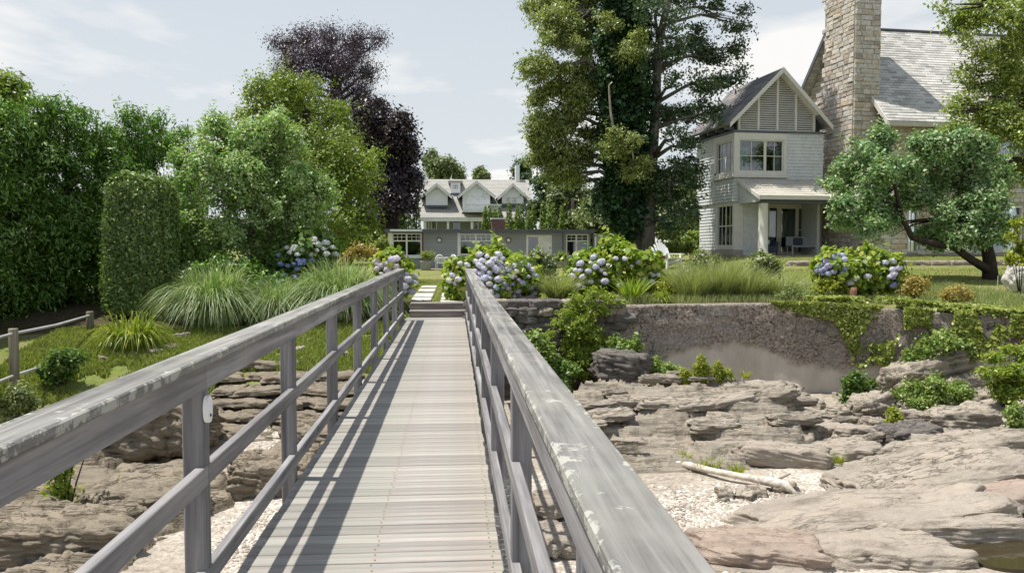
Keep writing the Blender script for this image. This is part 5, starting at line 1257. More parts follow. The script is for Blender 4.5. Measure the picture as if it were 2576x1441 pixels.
tree('purple_beech', 'dense blackish purple beech beside the white house', gp(985, 56), [at(985, 520, 56), at(980, 400, 56), at(1000, 310, 56)], [0.45, 0.4, 0.25, 0.06], B, 'dark', 'purple', m=5600, per=10, spread=0.30, size=0.24, seed=75, gap=0.36, gf=0.8, nl=12, droop=0.5)
# --- far trees round the white house
FT = [('pale green tree far behind the white house roof', [(1110, 425, 30), (1085, 402, 20), (1135, 430, 20), (1100, 450, 26), (1155, 442, 12)], 112, 'far'),
      ('thin small tree poking above the white house roof', [(1210, 438, 9), (1205, 448, 10), (1218, 450, 10)], 112, 'far'),
      ('dark green tree at the right end of the white house roof', [(1306, 425, 17), (1312, 445, 22)], 100, 'dark'),
      ('light shrubby tree between the white house and the ivy-clad tree', [(1365, 480, 34), (1400, 520, 45), (1370, 545, 40)], 70, 'dark'),
      ('broad pale tree behind the small cypresses', [(1440, 500, 55), (1480, 545, 50), (1430, 560, 44), (1500, 580, 34)], 66, 'far'),
      ('green tree beyond the lawn left of the small cypresses', [(985, 560, 30), (960, 590, 34), (1000, 585, 25)], 66, 'olive'),
      ('tall green tree filling the gap beyond the copper beech', [(920, 560, 50), (880, 590, 50), (940, 520, 40)], 72, 'dark'),
      ('leafy tree behind the shingle house corner', [(1700, 560, 50), (1740, 520, 45), (1660, 560, 45), (1730, 590, 40)], 58, 'far'),
      ('bushy tree closing the view beside the shingle house', [(1760, 470, 50), (1700, 470, 50), (1780, 560, 50)], 62, 'dark'),
      ('green tree low behind the ivy-clad trunk', [(1520, 560, 45), (1560, 530, 50), (1490, 600, 30)], 60, 'far')]
for i, (lab, pxs, Y, lf) in enumerate(FT):
    B = blob_px(pxs, Y, 2.0, seed=i); c = pxs[0][0]; g0 = gp(c, Y)
    tree('background_tree', lab, g0, [at(c, 590, Y), at(c, pxs[0][1], Y)], [0.25, 0.2, 0.06], B, 'dark', lf, nl=4, m=1500, per=7, spread=0.3, size=0.34, seed=80 + i, gap=0.33, gf=0.6, group=None)
# --- small cypress cones behind the pool house
CN = [(1012, 512, 64), (1028, 512, 62), (1048, 487, 60), (1221, 525, 58), (1232, 522, 60), (1257, 522, 62), (1281, 513, 59), (1301, 524, 60), (1311, 520, 61), (1341, 522, 60), (1366, 512, 59), (1391, 518, 58), (1381, 528, 57), (1413, 524, 60), (1244, 532, 61), (1330, 535, 59)]
for i, (px, ty, Y) in enumerate(CN):
    b = gp(px, Y); h = at(px, ty, Y)[2] - b[2]; BB = []
    for k in range(9):
        f = (k + .3) / 9; r = 0.45 * (1 - f) ** 0.65 + 0.03; BB.append((b[0], b[1], b[2] + 0.1 + f * h, r, r, h / 9 * 0.9))
    r = thing('cypress_cone', 'small pointed evergreen in the row behind the pool house roof', 'tree', b, 'pointed evergreens behind the pool house')
    MB().tube([b - (0, 0, .2), b + (0, 0, h * .9)], [0.09, 0.02], 6).build('trunk', BK['dark'], r)
    crown('crown', r, np.array(BB), 1500, 8, 0.035, 0.10, 'cone', seed=200 + i, aspect=2.4, upn=0.8, low=0.8, lob=None, out=0.0, thick=0.12)
# --- ivy-clad giant and its dark companion
YI = 38.0; b = gp(1588, YI)
r = thing('ivy_clad_tree', 'huge conifer with an ivy-smothered trunk and feathery olive branches', 'tree', b)
ci = [at(1590, 560, YI), at(1580, 400, YI), at(1572, 250, YI), at(1560, 100, YI), at(1555, -60, YI)]
BF = blob_px([(1440, 25, 70), (1395, 60, 50), (1350, 20, 34), (1400, 140, 58), (1355, 185, 40), (1330, 180, 18), (1440, 225, 60), (1375, 250, 40), (1385, 300, 50), (1445, 330, 55), (1365, 350, 38), (1355, 400, 32), (1425, 420, 52), (1395, 440, 30), (1450, 455, 26), (1460, 120, 40), (1458, 180, 36), (1460, 280, 36), (1455, 390, 34), (1455, 30, 40)], YI, 1.6, seed=6)
limb_tree(r, [b - (0, 0, .3), b + (0, 0, .3)] + ci, [0.95, 0.75, 0.55, 0.48, 0.42, 0.35, 0.25], BF, 'grey', 18, 3, 0.22, 0.2)
crown('crown', r, BF, 8200, 11, 0.20, 0.17, 'conifer', seed=76, droop=0.5, aspect=2.6, gap=0.40, gf=1.3, jit=0.7, flat=0.7, thick=0.5, out=0.35, lob=(10, 0.38))
BT = blob_px([(1600, 115, 42, 36.2), (1575, 150, 34, 36.2), (1558, 335, 34, 36.0), (1545, 385, 36, 36.0), (1580, 370, 30, 36.0), (1600, 440, 32, 36.1), (1620, 420, 20, 36.1), (1525, 60, 30, 36.4)], YI)
crown('hanging_sprays', r, BT, 1100, 10, 0.20, 0.16, 'conifer', seed=77, droop=0.5, aspect=2.6, jit=0.7, lob=(6, 0.45), out=0.45, gap=0.42, gf=2.0, flat=0.5, thick=0.7)
BV = []
rg = rng_(9)
for k in range(26):
    f = k / 25.0; py = 600 - f * 680; pxm = np.interp(py, [-80, 100, 300, 420, 520, 600], [1555, 1560, 1575, 1570, 1565, 1590]); hw = np.interp(py, [-80, 100, 300, 450, 540, 575, 600], [55, 62, 62, 72, 70, 40, 20])
    for s_ in (-0.45, 0.45): BV.append((pxm + s_ * hw + rg.uniform(-12, 12), py + rg.uniform(-8, 8), hw * 0.62, YI + rg.uniform(-1.0, 0.2)))
crown('ivy', r, blob_px(BV, YI), 7600, 9, 0.17, 0.19, 'ivy', seed=78, aspect=1.2, jit=0.5, thick=0.35, droop=0.3)
for k, pl_ in enumerate(([(1545, 330), (1537, 290), (1533, 240), (1532, 215), (1540, 207)], [(1575, 355), (1590, 380), (1594, 405)])):
    MB().tube([at(x_, y_, 35.9) for x_, y_ in pl_], np.linspace(0.06, 0.03, len(pl_)), 7).build('dead_branch', BK['pale'], r, smooth=True)
b2 = gp(1628, 37.2)
BD = blob_px([(1700, 35, 44), (1765, 50, 46), (1835, 25, 44), (1855, 70, 24), (1730, 115, 36), (1795, 130, 46), (1850, 130, 28), (1700, 205, 26), (1760, 215, 42), (1825, 215, 38), (1860, 185, 16), (1735, 295, 40), (1790, 285, 30), (1695, 350, 34), (1740, 370, 30), (1680, 440, 46), (1725, 460, 40), (1700, 520, 40), (1655, 510, 34), (1660, 20, 50), (1740, -30, 60), (1620, 70, 40), (1745, 530, 24), (1700, -120, 80), (1790, -110, 85), (1690, 560, 36), (1735, 420, 36), (1655, 150, 36), (1662, 300, 30), (1645, 430, 34), (1690, 120, 34), (1690, 290, 28), (1640, 480, 36), (1850, 60, 40), (1870, -80, 60), (1760, -230, 90), (1850, -200, 80)], 37.5, 2.2, seed=7)
tree('leaning_dark_tree', 'grey-trunked dark tree with bare limbs leaning right of the ivy-clad tree', b2, [at(1632, 560, 37.3), at(1640, 400, 37.5), at(1650, 270, 37.6), at(1655, 120, 37.6), at(1690, -40, 37.8)], [0.30, 0.26, 0.22, 0.19, 0.15, 0.08], BD, 'grey', 'dark', m=8200, per=9, spread=0.26, size=0.15, seed=79, gap=0.43, gf=1.0, nl=22, start=0.2, r0=0.4, thick=0.8, low=0.6, flat=0.4, lob=(6, 0.5), out=0.3)
# --- magnolia
b = gp(2494, 25.4, 700)
BM = blob_px([(2175, 400, 55), (2125, 455, 44), (2215, 350, 34), (2185, 470, 66), (2125, 520, 40), (2240, 430, 48), (2190, 540, 40), (2090, 470, 22), (2330, 390, 48), (2395, 365, 46), (2455, 395, 52), (2505, 440, 44), (2350, 450, 60), (2440, 470, 66), (2300, 520, 44), (2370, 545, 56), (2460, 545, 58), (2410, 410, 56), (2300, 440, 40), (2515, 500, 40), (2410, 590, 34), (2330, 590, 26), (2160, 365, 26), (2130, 565, 34), (2185, 575, 34), (2455, 600, 42), (2505, 575, 40), (2350, 605, 26), (2240, 560, 26), (2290, 480, 40)], 25.2, 1.0, seed=8)
r = thing('magnolia_tree', 'spreading small-leaved magnolia with a long low crooked limb on the lawn', 'tree', b)
limb_tree(r, [b - (0, 0, .3), at(2488, 650, 25.3), at(2478, 600, 25.2), at(2460, 520, 25.2), at(2430, 440, 25.2)], [0.27, 0.2, 0.17, 0.12, 0.05], BM[8:], 'dark', 9, 5, 0.4, 0.4)
lp = [b + (0, 0, .25), at(2447, 655, 24.9), at(2400, 622, 24.6), at(2345, 612, 24.4), at(2295, 598, 24.4), at(2268, 545, 24.6), at(2252, 470, 24.8), at(2240, 400, 25)]
MB().tube(lp, [0.15, 0.125, 0.11, 0.10, 0.095, 0.08, 0.055, 0.02], 10, wob=0.15, seed=4).build('low_limb', BK['dark'], r, smooth=True)
mb = MB()
for j in range(8): mb.tube([lp[5] if j % 2 else lp[6], (BM[j, :3] + lp[6]) / 2 + (0, 0, .1), BM[j, :3]], [0.05, 0.035, 0.015], 6)
mb.build('branches', BK['dark'], r, smooth=True)
crown('crown', r, BM, 10500, 10, 0.12, 0.115, 'magnolia', seed=90, gap=0.40, gf=1.7, aspect=1.6)
# --- oak at the right edge
B = blob_px([(2395, 12, 34), (2415, 70, 34), (2465, 30, 50), (2540, 40, 70), (2450, 115, 34), (2510, 130, 60), (2460, 210, 44), (2425, 265, 26), (2400, 280, 16), (2540, 240, 70), (2500, 300, 50), (2420, 335, 36), (2390, 330, 16), (2560, 350, 70), (2470, 380, 50), (2430, 420, 34), (2530, 430, 60), (2620, 150, 100), (2640, 320, 100), (2600, -40, 90)], 30.5, 1.6, seed=9)
tree('oak_tree', 'large oak reaching in over the roof from beyond the magnolia', gp(2690, 31), [at(2680, 500, 31), at(2640, 300, 31), at(2600, 100, 31)], [0.45, 0.38, 0.3, 0.12], B, 'dark', 'oak', m=7000, per=10, spread=0.17, size=0.135, seed=91, gap=0.41, out=0.22, gf=1.2, nl=14)

# --- shrubs
def shrub(name, label, base, B, leaf, m, per, spread, size, seed, cat='shrub', group=None, low_fill=False, **k):
    r = thing(name, label, cat, base, group); mb = MB()
    for j in range(min(len(B), 9)): mb.tube([np.array(base) - (0, 0, .1), (np.array(base) + B[j, :3]) / 2 + (0, 0, .05), B[j, :3]], [0.016, 0.011, 0.005], 5)
    if low_fill: B = np.concatenate([B, np.stack([np.concatenate([q[:3] * 0.45 + np.array(base) * 0.55 + (0, 0, 0.05), q[3:6] * 0.85]) for q in B])])
    mb.build('stems', BK['dark'], r)['kind'] = 'stuff'; crown('foliage', r, B, m, per, spread, size, leaf, seed=seed, **k); return r
def petal_ball(seed, n=70):
    rg = rng_(seed); i = np.arange(n) + .5; ph_ = np.arccos(1 - 2 * i / n); th = math.pi * (1 + 5 ** .5) * i
    d = np.stack([np.cos(th) * np.sin(ph_), np.sin(th) * np.sin(ph_), np.cos(ph_) * 0.82], 1); d *= rg.uniform(.9, 1.06, (n, 1))
    V = leaf_quads(d, d / np.linalg.norm(d, axis=1)[:, None], 0.42 * rg.uniform(.8, 1.2, n), rg, 1.05, 0.22, 0, -0.08)
    c, f = cube_np(3); c = c / np.linalg.norm(c, axis=1)[:, None] * 0.86 * np.array([1, 1, .82])
    return mesh_np('flower_head', np.concatenate([V, c]), np.concatenate([np.arange(n * 4).reshape(-1, 4), f + n * 4]))
FBALL = [petal_ball(i) for i in range(4)]
def flower_mat(name, cols):
    t = NT(name); oi = t.n('ShaderNodeObjectInfo'); g = t.n('ShaderNodeNewGeometry'); n = len(cols)
    c = t.ramp(oi.outputs['Random'], [(i / (n - 1), q) for i, q in enumerate(cols)])
    c = t.mix(1.0, c, t.ramp(g.outputs['Random Per Island'], [(0, 0.8), (1, 1.1)]), 'MULTIPLY')
    p = t.n('ShaderNodeBsdfPrincipled'); t.l(c, p.inputs['Base Color']); p.inputs['Roughness'].default_value = 0.7
    tr = t.n('ShaderNodeBsdfTranslucent'); t.l(c, tr.inputs['Color']); mx = t.n('ShaderNodeMixShader'); mx.inputs[0].default_value = 0.4
    t.l(p.outputs[0], mx.inputs[1]); t.l(tr.outputs[0], mx.inputs[2]); o = t.n('ShaderNodeOutputMaterial'); t.l(mx.outputs[0], o.inputs[0]); return t.m
FM = {'mixed': flower_mat('hydrangea_mixed', [(0.61, 0.67, 0.85), (0.70, 0.73, 0.86), (0.76, 0.74, 0.87), (0.84, 0.84, 0.89), (0.84, 0.72, 0.79), (0.67, 0.71, 0.86)]),
      'lilac': flower_mat('hydrangea_lilac', [(0.71, 0.70, 0.84), (0.79, 0.77, 0.86), (0.86, 0.85, 0.88), (0.72, 0.73, 0.86)]),
      'blue': flower_mat('hydrangea_blue', [(0.44, 0.52, 0.78), (0.53, 0.58, 0.82), (0.60, 0.59, 0.80), (0.66, 0.67, 0.84)]),
      'pink': flower_mat('hydrangea_pinkish', [(0.81, 0.72, 0.79), (0.87, 0.80, 0.85), (0.76, 0.73, 0.85)]),
      'deep': flower_mat('hydrangea_deep_blue', [(0.32, 0.41, 0.72), (0.41, 0.51, 0.79), (0.51, 0.58, 0.82)]),
      'whiteh': flower_mat('hydrangea_white', [(0.83, 0.85, 0.82), (0.88, 0.88, 0.84), (0.77, 0.80, 0.86)])}
HEADM = {}
def heads(par, pxs, surfB, rad, fm, seed):
    """flower heads on the front surface of the shrub's own ellipsoids, one per pixel direction"""
    rg = rng_(seed)
    for (px, py) in pxs:
        d = ray(px, py); best = None
        for q in surfB:
            o = (CAMP - q[:3]) / q[3:6]; e = d / q[3:6]; a_, b_, c_ = e @ e, 2 * o @ e, o @ o - 1.0
            ds = b_ * b_ - 4 * a_ * c_
            if ds > 0:
                tt = (-b_ - math.sqrt(ds)) / (2 * a_)
                if best is None or tt < best: best = tt
        if best is None: continue
        p = CAMP + d * (best - 0.10); key = (rg.randint(4), fm)
        if key not in HEADM: me = FBALL[key[0]].copy(); me.materials.append(FM[fm]); HEADM[key] = me
        s = rad * rg.uniform(.6, 1.3); o = link('flower_head', HEADM[key], None, par, loc=p, rot=(rg.uniform(-.5, .5), rg.uniform(-.5, .5), rg.uniform(0, 6))); o.scale = (s, s, s * .9)
def scatter_px(rg, boxes, mind):
    out = []
    for (x0, x1, y0, y1, n) in boxes:
        c = 0
        for _ in range(n * 30):
            if c >= n: break
            p = (rg.uniform(x0, x1), rg.uniform(y0, y1))
            if all((p[0] - q[0]) ** 2 + (p[1] - q[1]) ** 2 > mind ** 2 for q in out): out.append(p); c += 1
    return out
def hydrangea(label, pxb, Y, base_px, leaf, m, size, fboxes, fr, fm, seed, mind=15):
    B = blob_px(pxb, Y, 0.15, seed=seed); r = shrub('hydrangea', label, gp(base_px, Y), B, leaf, m, 7, 0.09, size, seed, aspect=1.5, low=0.5)
    rg = rng_(seed + 1)
    if fboxes and isinstance(fboxes[0][4], tuple):
        for fb_ in fboxes: heads(r, scatter_px(rg, [fb_[:4] + (fb_[4][0],)], mind), B, fr, fb_[4][1], seed + 2)
    else: heads(r, scatter_px(rg, fboxes, mind), B, fr, fm, seed + 2)
    return r
hydrangea('big hydrangea full of pale blue and lilac heads beside the right handrail', [(1235, 680, 52), (1170, 700, 46), (1300, 700, 52), (1240, 725, 60), (1150, 730, 34), (1320, 735, 38), (1245, 655, 36), (1180, 740, 40)], 20.7, 1240, 'hyd', 1500, 0.17,
          [(1190, 1270, 640, 700, (22, 'lilac')), (1195, 1295, 668, 748, (26, 'mixed')), (1270, 1356, 660, 752, (30, 'mixed')), (1128, 1156, 690, 712, (4, 'lilac')), (1150, 1200, 645, 668, (6, 'lilac')), (1290, 1350, 730, 752, (4, 'pink'))], 0.098, 'mixed', 300, 12)
hydrangea('wide bright green hydrangea with few lilac heads at its left flank', [(1540, 665, 58), (1480, 690, 50), (1600, 690, 54), (1540, 710, 60), (1455, 710, 32), (1630, 710, 36), (1580, 655, 40)], 21.6, 1540, 'hyd', 1700, 0.17,
          [(1425, 1500, 645, 725, 17), (1490, 1560, 650, 740, 7), (1615, 1655, 690, 720, 6), (1560, 1620, 640, 700, 3)], 0.09, 'lilac', 310, 12)
hydrangea('hydrangea with blue-violet heads on top of the ivy-covered wall', [(2155, 672, 50), (2095, 680, 42), (2215, 690, 46), (2155, 705, 50), (2240, 715, 28), (2180, 655, 36)], 19.9, 2155, 'hyd', 1300, 0.15,
          [(2045, 2125, 640, 692, (22, 'blue')), (2170, 2262, 655, 700, (11, 'lilac')), (2245, 2268, 690, 720, (5, 'blue')), (2128, 2150, 700, 712, (2, 'lilac'))], 0.088, 'blue', 320, 11)
hydrangea('pinkish hydrangea at the far end of the left handrail', [(980, 690, 42), (1015, 715, 34), (960, 700, 30), (985, 665, 26)], 20.4, 985, 'hyd', 700, 0.15, [(945, 1000, 645, 690, (14, 'pink')), (1005, 1045, 685, 735, (8, 'lilac'))], 0.10, 'pink', 330, 13)
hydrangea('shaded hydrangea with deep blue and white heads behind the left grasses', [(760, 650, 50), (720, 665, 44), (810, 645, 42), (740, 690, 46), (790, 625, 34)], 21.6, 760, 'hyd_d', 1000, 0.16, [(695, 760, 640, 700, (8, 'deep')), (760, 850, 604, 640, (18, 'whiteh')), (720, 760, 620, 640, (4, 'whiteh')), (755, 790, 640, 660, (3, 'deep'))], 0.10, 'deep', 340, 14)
for i, (lab, pb, Y, bp, leaf, m, sz) in enumerate([
    ('rose bush with pale pink blooms between the two big hydrangeas', [(1355, 655, 26), (1340, 672, 22), (1378, 675, 24), (1360, 685, 26)], 24.5, 1358, 'rose', 420, 0.10),
    ('rose bush in front of the white wooden chair', [(1760, 662, 28), (1740, 675, 22), (1785, 672, 24)], 25.5, 1762, 'rose', 380, 0.10),
    ('rounded rose bush before the porch column', [(1920, 668, 26), (1900, 676, 20), (1942, 680, 22)], 24.5, 1920, 'rose', 380, 0.10)]):
    B = blob_px(pb, Y, .1); r = shrub('rose_bush', lab, gp(bp, Y), B, leaf, m, 8, 0.08, sz, 350 + i, gap=0.3)
    heads(r, [(pb[0][0] + dx, pb[0][1] + dy) for dx, dy in ((-12, -16), (8, -20), (18, -6))], B, 0.045, 'pink', 360 + i)
SH = [
 ('sumac_shrub', 'tall yellow-green shrub growing over the end of the concrete wall', [(1450, 762, 20), (1490, 750, 19), (1530, 754, 17), (1560, 766, 11), (1420, 786, 17), (1400, 815, 13), (1384, 840, 11), (1470, 792, 24), (1510, 790, 19), (1440, 830, 24), (1482, 836, 24), (1460, 872, 24), (1500, 866, 20), (1425, 872, 17), (1470, 820, 24)], 18.3, 1470, 'sumac', 800, 7, 0.09, 0.085),
 ('leafy_weed', 'green weed bush against the handrail below the hydrangea', [(1350, 868, 26), (1330, 862, 18), (1375, 895, 24), (1365, 920, 18)], 18.0, 1355, 'weed', 420, 8, 0.07, 0.10),
 ('leafy_weed', 'low bush spreading on the dark ledge stone', [(1555, 885, 30), (1590, 878, 22), (1530, 895, 20)], 18.2, 1560, 'weed', 380, 8, 0.06, 0.09),
 ('leafy_weed', 'grey-green weeds in front of the concrete wall foot', [(1600, 935, 24), (1640, 930, 26), (1680, 945, 22), (1560, 930, 18)], 17.8, 1620, 'weed', 460, 8, 0.06, 0.07),
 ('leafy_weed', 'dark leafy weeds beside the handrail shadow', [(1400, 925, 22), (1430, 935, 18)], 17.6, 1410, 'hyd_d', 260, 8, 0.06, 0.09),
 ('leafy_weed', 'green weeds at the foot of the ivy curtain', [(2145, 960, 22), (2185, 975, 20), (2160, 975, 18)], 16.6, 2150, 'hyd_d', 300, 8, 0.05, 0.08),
 ('leafy_weed', 'broad patch of silvery weeds over the grey boulder', [(2300, 990, 26), (2350, 985, 30), (2400, 985, 28), (2430, 995, 20), (2260, 1000, 16)], 15.9, 2340, 'weed', 620, 8, 0.06, 0.07),
 ('leafy_weed', 'bright green tuft beside the square grey stone', [(2245, 1045, 14), (2255, 1055, 10)], 14.6, 2245, 'yellow', 160, 7, 0.04, 0.07),
 ('sumac_shrub', 'yellow-green shrub beside the large rounded boulder', [(2500, 905, 20), (2540, 887, 20), (2578, 900, 24), (2480, 940, 16), (2520, 938, 22), (2560, 945, 26), (2595, 930, 28), (2500, 966, 15), (2545, 970, 20)], 15.4, 2545, 'sumac', 700, 7, 0.08, 0.085),
 ('leafy_weed', 'small green shrub at the end of the grey slabs', [(2560, 1050, 22), (2580, 1065, 20)], 13.6, 2565, 'weed', 240, 7, 0.05, 0.08),
 ('leafy_weed', 'weed bush at the lower edge of the ivy curtain', [(2330, 885, 26), (2380, 868, 30), (2420, 880, 28), (2290, 900, 18)], 17.3, 2350, 'weed', 520, 8, 0.07, 0.08),
 ('garden_shrub', 'ochre-tipped shrub right of the blue-violet hydrangea', [(2300, 715, 20), (2325, 720, 18), (2290, 735, 20)], 19.4, 2305, 'ochre', 320, 7, 0.06, 0.07),
 ('garden_shrub', 'straw-coloured shrub on the slope beyond the ivy', [(2405, 735, 18), (2430, 745, 18), (2385, 745, 16)], 18.6, 2410, 'ochre', 300, 7, 0.06, 0.06),
 ('garden_shrub', 'yellowish perennials beside the wide hydrangea', [(1690, 715, 22), (1670, 735, 20), (1710, 735, 20)], 20.8, 1690, 'yellow', 300, 7, 0.06, 0.08),
 ('garden_shrub', 'small yellow-flecked perennials under the blue-violet hydrangea', [(2085, 715, 20), (2060, 725, 18), (2115, 728, 18)], 19.5, 2085, 'yellow', 300, 7, 0.05, 0.07),
 ('garden_shrub', 'brownish seed-head plants on the wall top', [(1985, 735, 18), (2005, 745, 16), (1965, 748, 14)], 19.6, 1985, 'rose', 260, 7, 0.05, 0.05),
 ('garden_shrub', 'clipped light green shrub behind the white wooden chair', [(1670, 625, 18), (1700, 622, 18), (1730, 625, 18)], 40, 1700, 'oak', 420, 7, 0.08, 0.12),
 ('garden_shrub', 'dark green shrub row beside the shingle house', [(1745, 600, 18), (1730, 610, 16), (1755, 620, 16)], 44, 1745, 'olive', 360, 7, 0.1, 0.14),
 ('garden_shrub', 'orange-flecked border plants left of the pool house', [(905, 640, 20), (935, 645, 18), (880, 650, 18)], 24, 905, 'ochre', 320, 7, 0.07, 0.08),
 ('garden_shrub', 'round golden shrub at the pool house corner', [(960, 614, 14), (955, 625, 12), (968, 626, 12)], 46, 960, 'oak', 300, 6, 0.1, 0.14),
 ('leafy_sapling', 'leafy sapling between the two left rock humps', [(130, 1165, 22), (165, 1150, 16), (150, 1195, 24), (190, 1125, 12), (225, 1112, 9), (130, 1215, 18)], 10.6, 140, 'hyd', 150, 6, 0.06, 0.085),
 ('leafy_weed', 'weeds around the base of the rail fence post', [(45, 1005, 26), (20, 1030, 24), (70, 1020, 16)], 13.4, 40, 'rose', 420, 8, 0.06, 0.06),
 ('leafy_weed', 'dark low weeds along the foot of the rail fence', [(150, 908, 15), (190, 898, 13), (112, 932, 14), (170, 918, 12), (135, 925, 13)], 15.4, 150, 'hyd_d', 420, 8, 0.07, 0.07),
 ('garden_shrub', 'light green foliage hanging in by the pale boulder', [(2560, 570, 16), (2545, 600, 10), (2575, 640, 22), (2545, 655, 12)], 20.5, 2570, 'yellow', 300, 7, 0.07, 0.11),
 ('garden_shrub', 'dark understory bush behind the left grass clumps', [(560, 690, 40), (630, 700, 40), (500, 705, 34), (690, 720, 34)], 20.6, 600, 'hedge', 700, 8, 0.08, 0.10),
]
for i, (nm, lab, pb, Y, bp, leaf, m, per, sp_, sz) in enumerate(SH):
    wd_ = ('weed' in nm or 'sumac' in nm); m = int(m * (2.2 if 'sumac' in nm else 1.7 if wd_ else 1.0))
    if wd_ and bp > 2100: Y = min(Y, hit(bp, max(q[1] + q[2] * .8 for q in pb))[1])
    shrub(nm, lab, gp(bp, Y), blob_px(pb, Y, .18, seed=i), leaf, m, per, sp_, sz, 400 + i, cat='plant' if 'weed' in nm else 'shrub', low_fill=wd_ or 'sapling' in nm, **(dict(flat=0.4, out=0.4, gap=0.30, gf=2.2, aspect=2.4, lob=(4, 0.55)) if 'sumac' in nm else dict(gap=0.28, gf=3.0, out=0.25)))
# flower spikes
# --- ornamental grasses
def blades(C, rad, n, L, leaf, seed, wid=0.012, arch=0.9, name='blades', par=None, seg=6, spread=1.0, fount=False):
    rg = rng_(seed); a = rg.rand(n) * 6.283; r0 = rad * np.sqrt(rg.rand(n)); l = L * rg.uniform(0.55, 1.15, n); le = rg.uniform(0.15, 1.0, n) * spread
    bx_, by_ = C[0] + r0 * np.cos(a), C[1] + r0 * np.sin(a); a2 = a + rg.randn(n) * 0.5
    bz_ = np.full(n, C[2]) if len(C) < 4 else C[3](bx_, by_)
    t_ = np.linspace(0, 1, seg + 1)[None, :]; out = l[:, None] * le[:, None] * (t_ ** 1.3) * (0.6 if fount else 0.9); zz_ = l[:, None] * (t_ - arch * 0.55 * (0.3 + 0.7 * le[:, None]) * t_ ** 2.2) if not fount else l[:, None] * 0.74 * (1.5 * t_ - (0.55 + 0.95 * le[:, None]) * t_ ** 2)
    X = bx_[:, None] + out * np.cos(a2)[:, None]; Yy = by_[:, None] + out * np.sin(a2)[:, None]; Z = bz_[:, None] + zz_ - 0.03
    w = wid * (1 - t_ ** 2 * 0.92) * rg.uniform(.7, 1.3, n)[:, None]; ta = a2 + 1.57 + rg.randn(n) * 0.6
    dx, dy = np.cos(ta)[:, None] * w, np.sin(ta)[:, None] * w
    V = np.stack([np.stack([X - dx, Yy - dy, Z], 2), np.stack([X + dx, Yy + dy, Z], 2)], 2).reshape(-1, 3)
    k = np.arange(seg) * 2; q = np.stack([k, k + 1, k + 3, k + 2], 1); F_ = (q[None] + (np.arange(n) * (seg + 1) * 2)[:, None, None]).reshape(-1, 4)
    return link(name, mesh_np(name, V, F_), LM[leaf], par)
GR = [('large arching green grass clump in the shade of the light green tree', 535, 18.9, 0.50, 3000, 2.35, 'grass', .010, .88),
      ('medium dark grass clump between the two larger left clumps', 700, 19.0, 0.38, 1900, 1.8, 'grass', .009, 1.0),
      ('big pale arching grass clump beside the left handrail', 852, 19.3, 0.55, 3200, 2.35, 'grass', .011, .88),
      ('drooping grass clump at the left side of the timber steps', 1030, 19.15, 0.10, 420, 0.85, 'grass', .011, 1.0),
      ('feathery pale grass clump right of the lilac hydrangea', 1405, 20.1, 0.20, 800, 0.95, 'paleg', .008, .8),
      ('fine misty grass tuft at the left of the wall-top grasses', 1745, 20.3, 0.28, 1000, 1.05, 'paleg', .006, .35),
      ('fine misty grass tuft in the middle of the wall-top grasses', 1815, 20.5, 0.30, 1100, 1.2, 'paleg', .006, .35),
      ('fine misty grass tuft at the right of the wall-top grasses', 1880, 20.3, 0.28, 900, 1.0, 'paleg', .006, .35),
      ('low grey-green grass left of the blue-violet hydrangea', 1955, 20.4, 0.3, 700, 0.8, 'paleg', .007, .5),
      ('lavender-tinged grass below the blue-violet hydrangea', 2020, 20.0, 0.28, 600, 0.75, 'grass', .007, .5),
      ('broad-bladed yellow-green daylily clump beside the fence post', 325, 17.0, 0.36, 520, 1.35, 'lily', .016, 1.05),
      ('upright broad-leaved lily clump beneath the wide hydrangea', 1590, 19.7, 0.12, 160, 0.75, 'hyd', .022, .5),
      ('spiky yellow-green lily clump on the wall top', 1665, 19.6, 0.12, 170, 0.6, 'lily', .02, .6),
      ('spiky green plant among the weeds beside the right handrail', 1450, 17.5, 0.10, 130, 0.6, 'lily', .018, .6)]
for i, (lab, px, tops) in enumerate([('tall upright goldenrod on the layered ledge', 1765, [(1765, 903), (1752, 922), (1780, 928), (1768, 915)]), ('shorter goldenrod stem beside the tall one on the ledge', 1806, [(1805, 918), (1812, 930)]),
     ('small goldenrod at the right end of the ledge', 1830, [(1831, 938)]), ('small goldenrod at the left end of the ledge', 1722, [(1720, 935), (1730, 942)])]):
    Yg = 16.9; zb_ = -1.30; b0 = at(px, 965, Yg); b0[2] = zb_; r = thing('goldenrod', lab, 'plant', b0); BB = []; mb = MB()
    for (tx, ty) in tops:
        tp_ = at(tx, ty, Yg); mb.tube([b0, (b0 + tp_) / 2 + (0.02, 0, 0), tp_], [0.008, 0.006, 0.003], 5)
        for f in np.linspace(0.2, 1.0, 7): c_ = b0 * (1 - f) + tp_ * f; BB.append((*c_, 0.085 * (1.25 - 0.6 * f), 0.085, 0.07))
    mb.build('stems', BK['grey'], r)['kind'] = 'stuff'; crown('foliage', r, np.array(BB), 70 * len(BB), 3, 0.03, 0.055, 'yellow', seed=640 + i, lob=None, aspect=2.6, low=0.8)
for i, (lab, px, Y, rad, n, L, leaf, wd, ar) in enumerate(GR):
    b = gp(px, Y)
    r = thing('ornamental_grass' if leaf in ('grass', 'paleg') else 'leafy_clump', lab, 'plant', b); blades(b, rad, n, L, leaf, 500 + i, wd, ar, par=r, fount=leaf in ('grass', 'lily'))
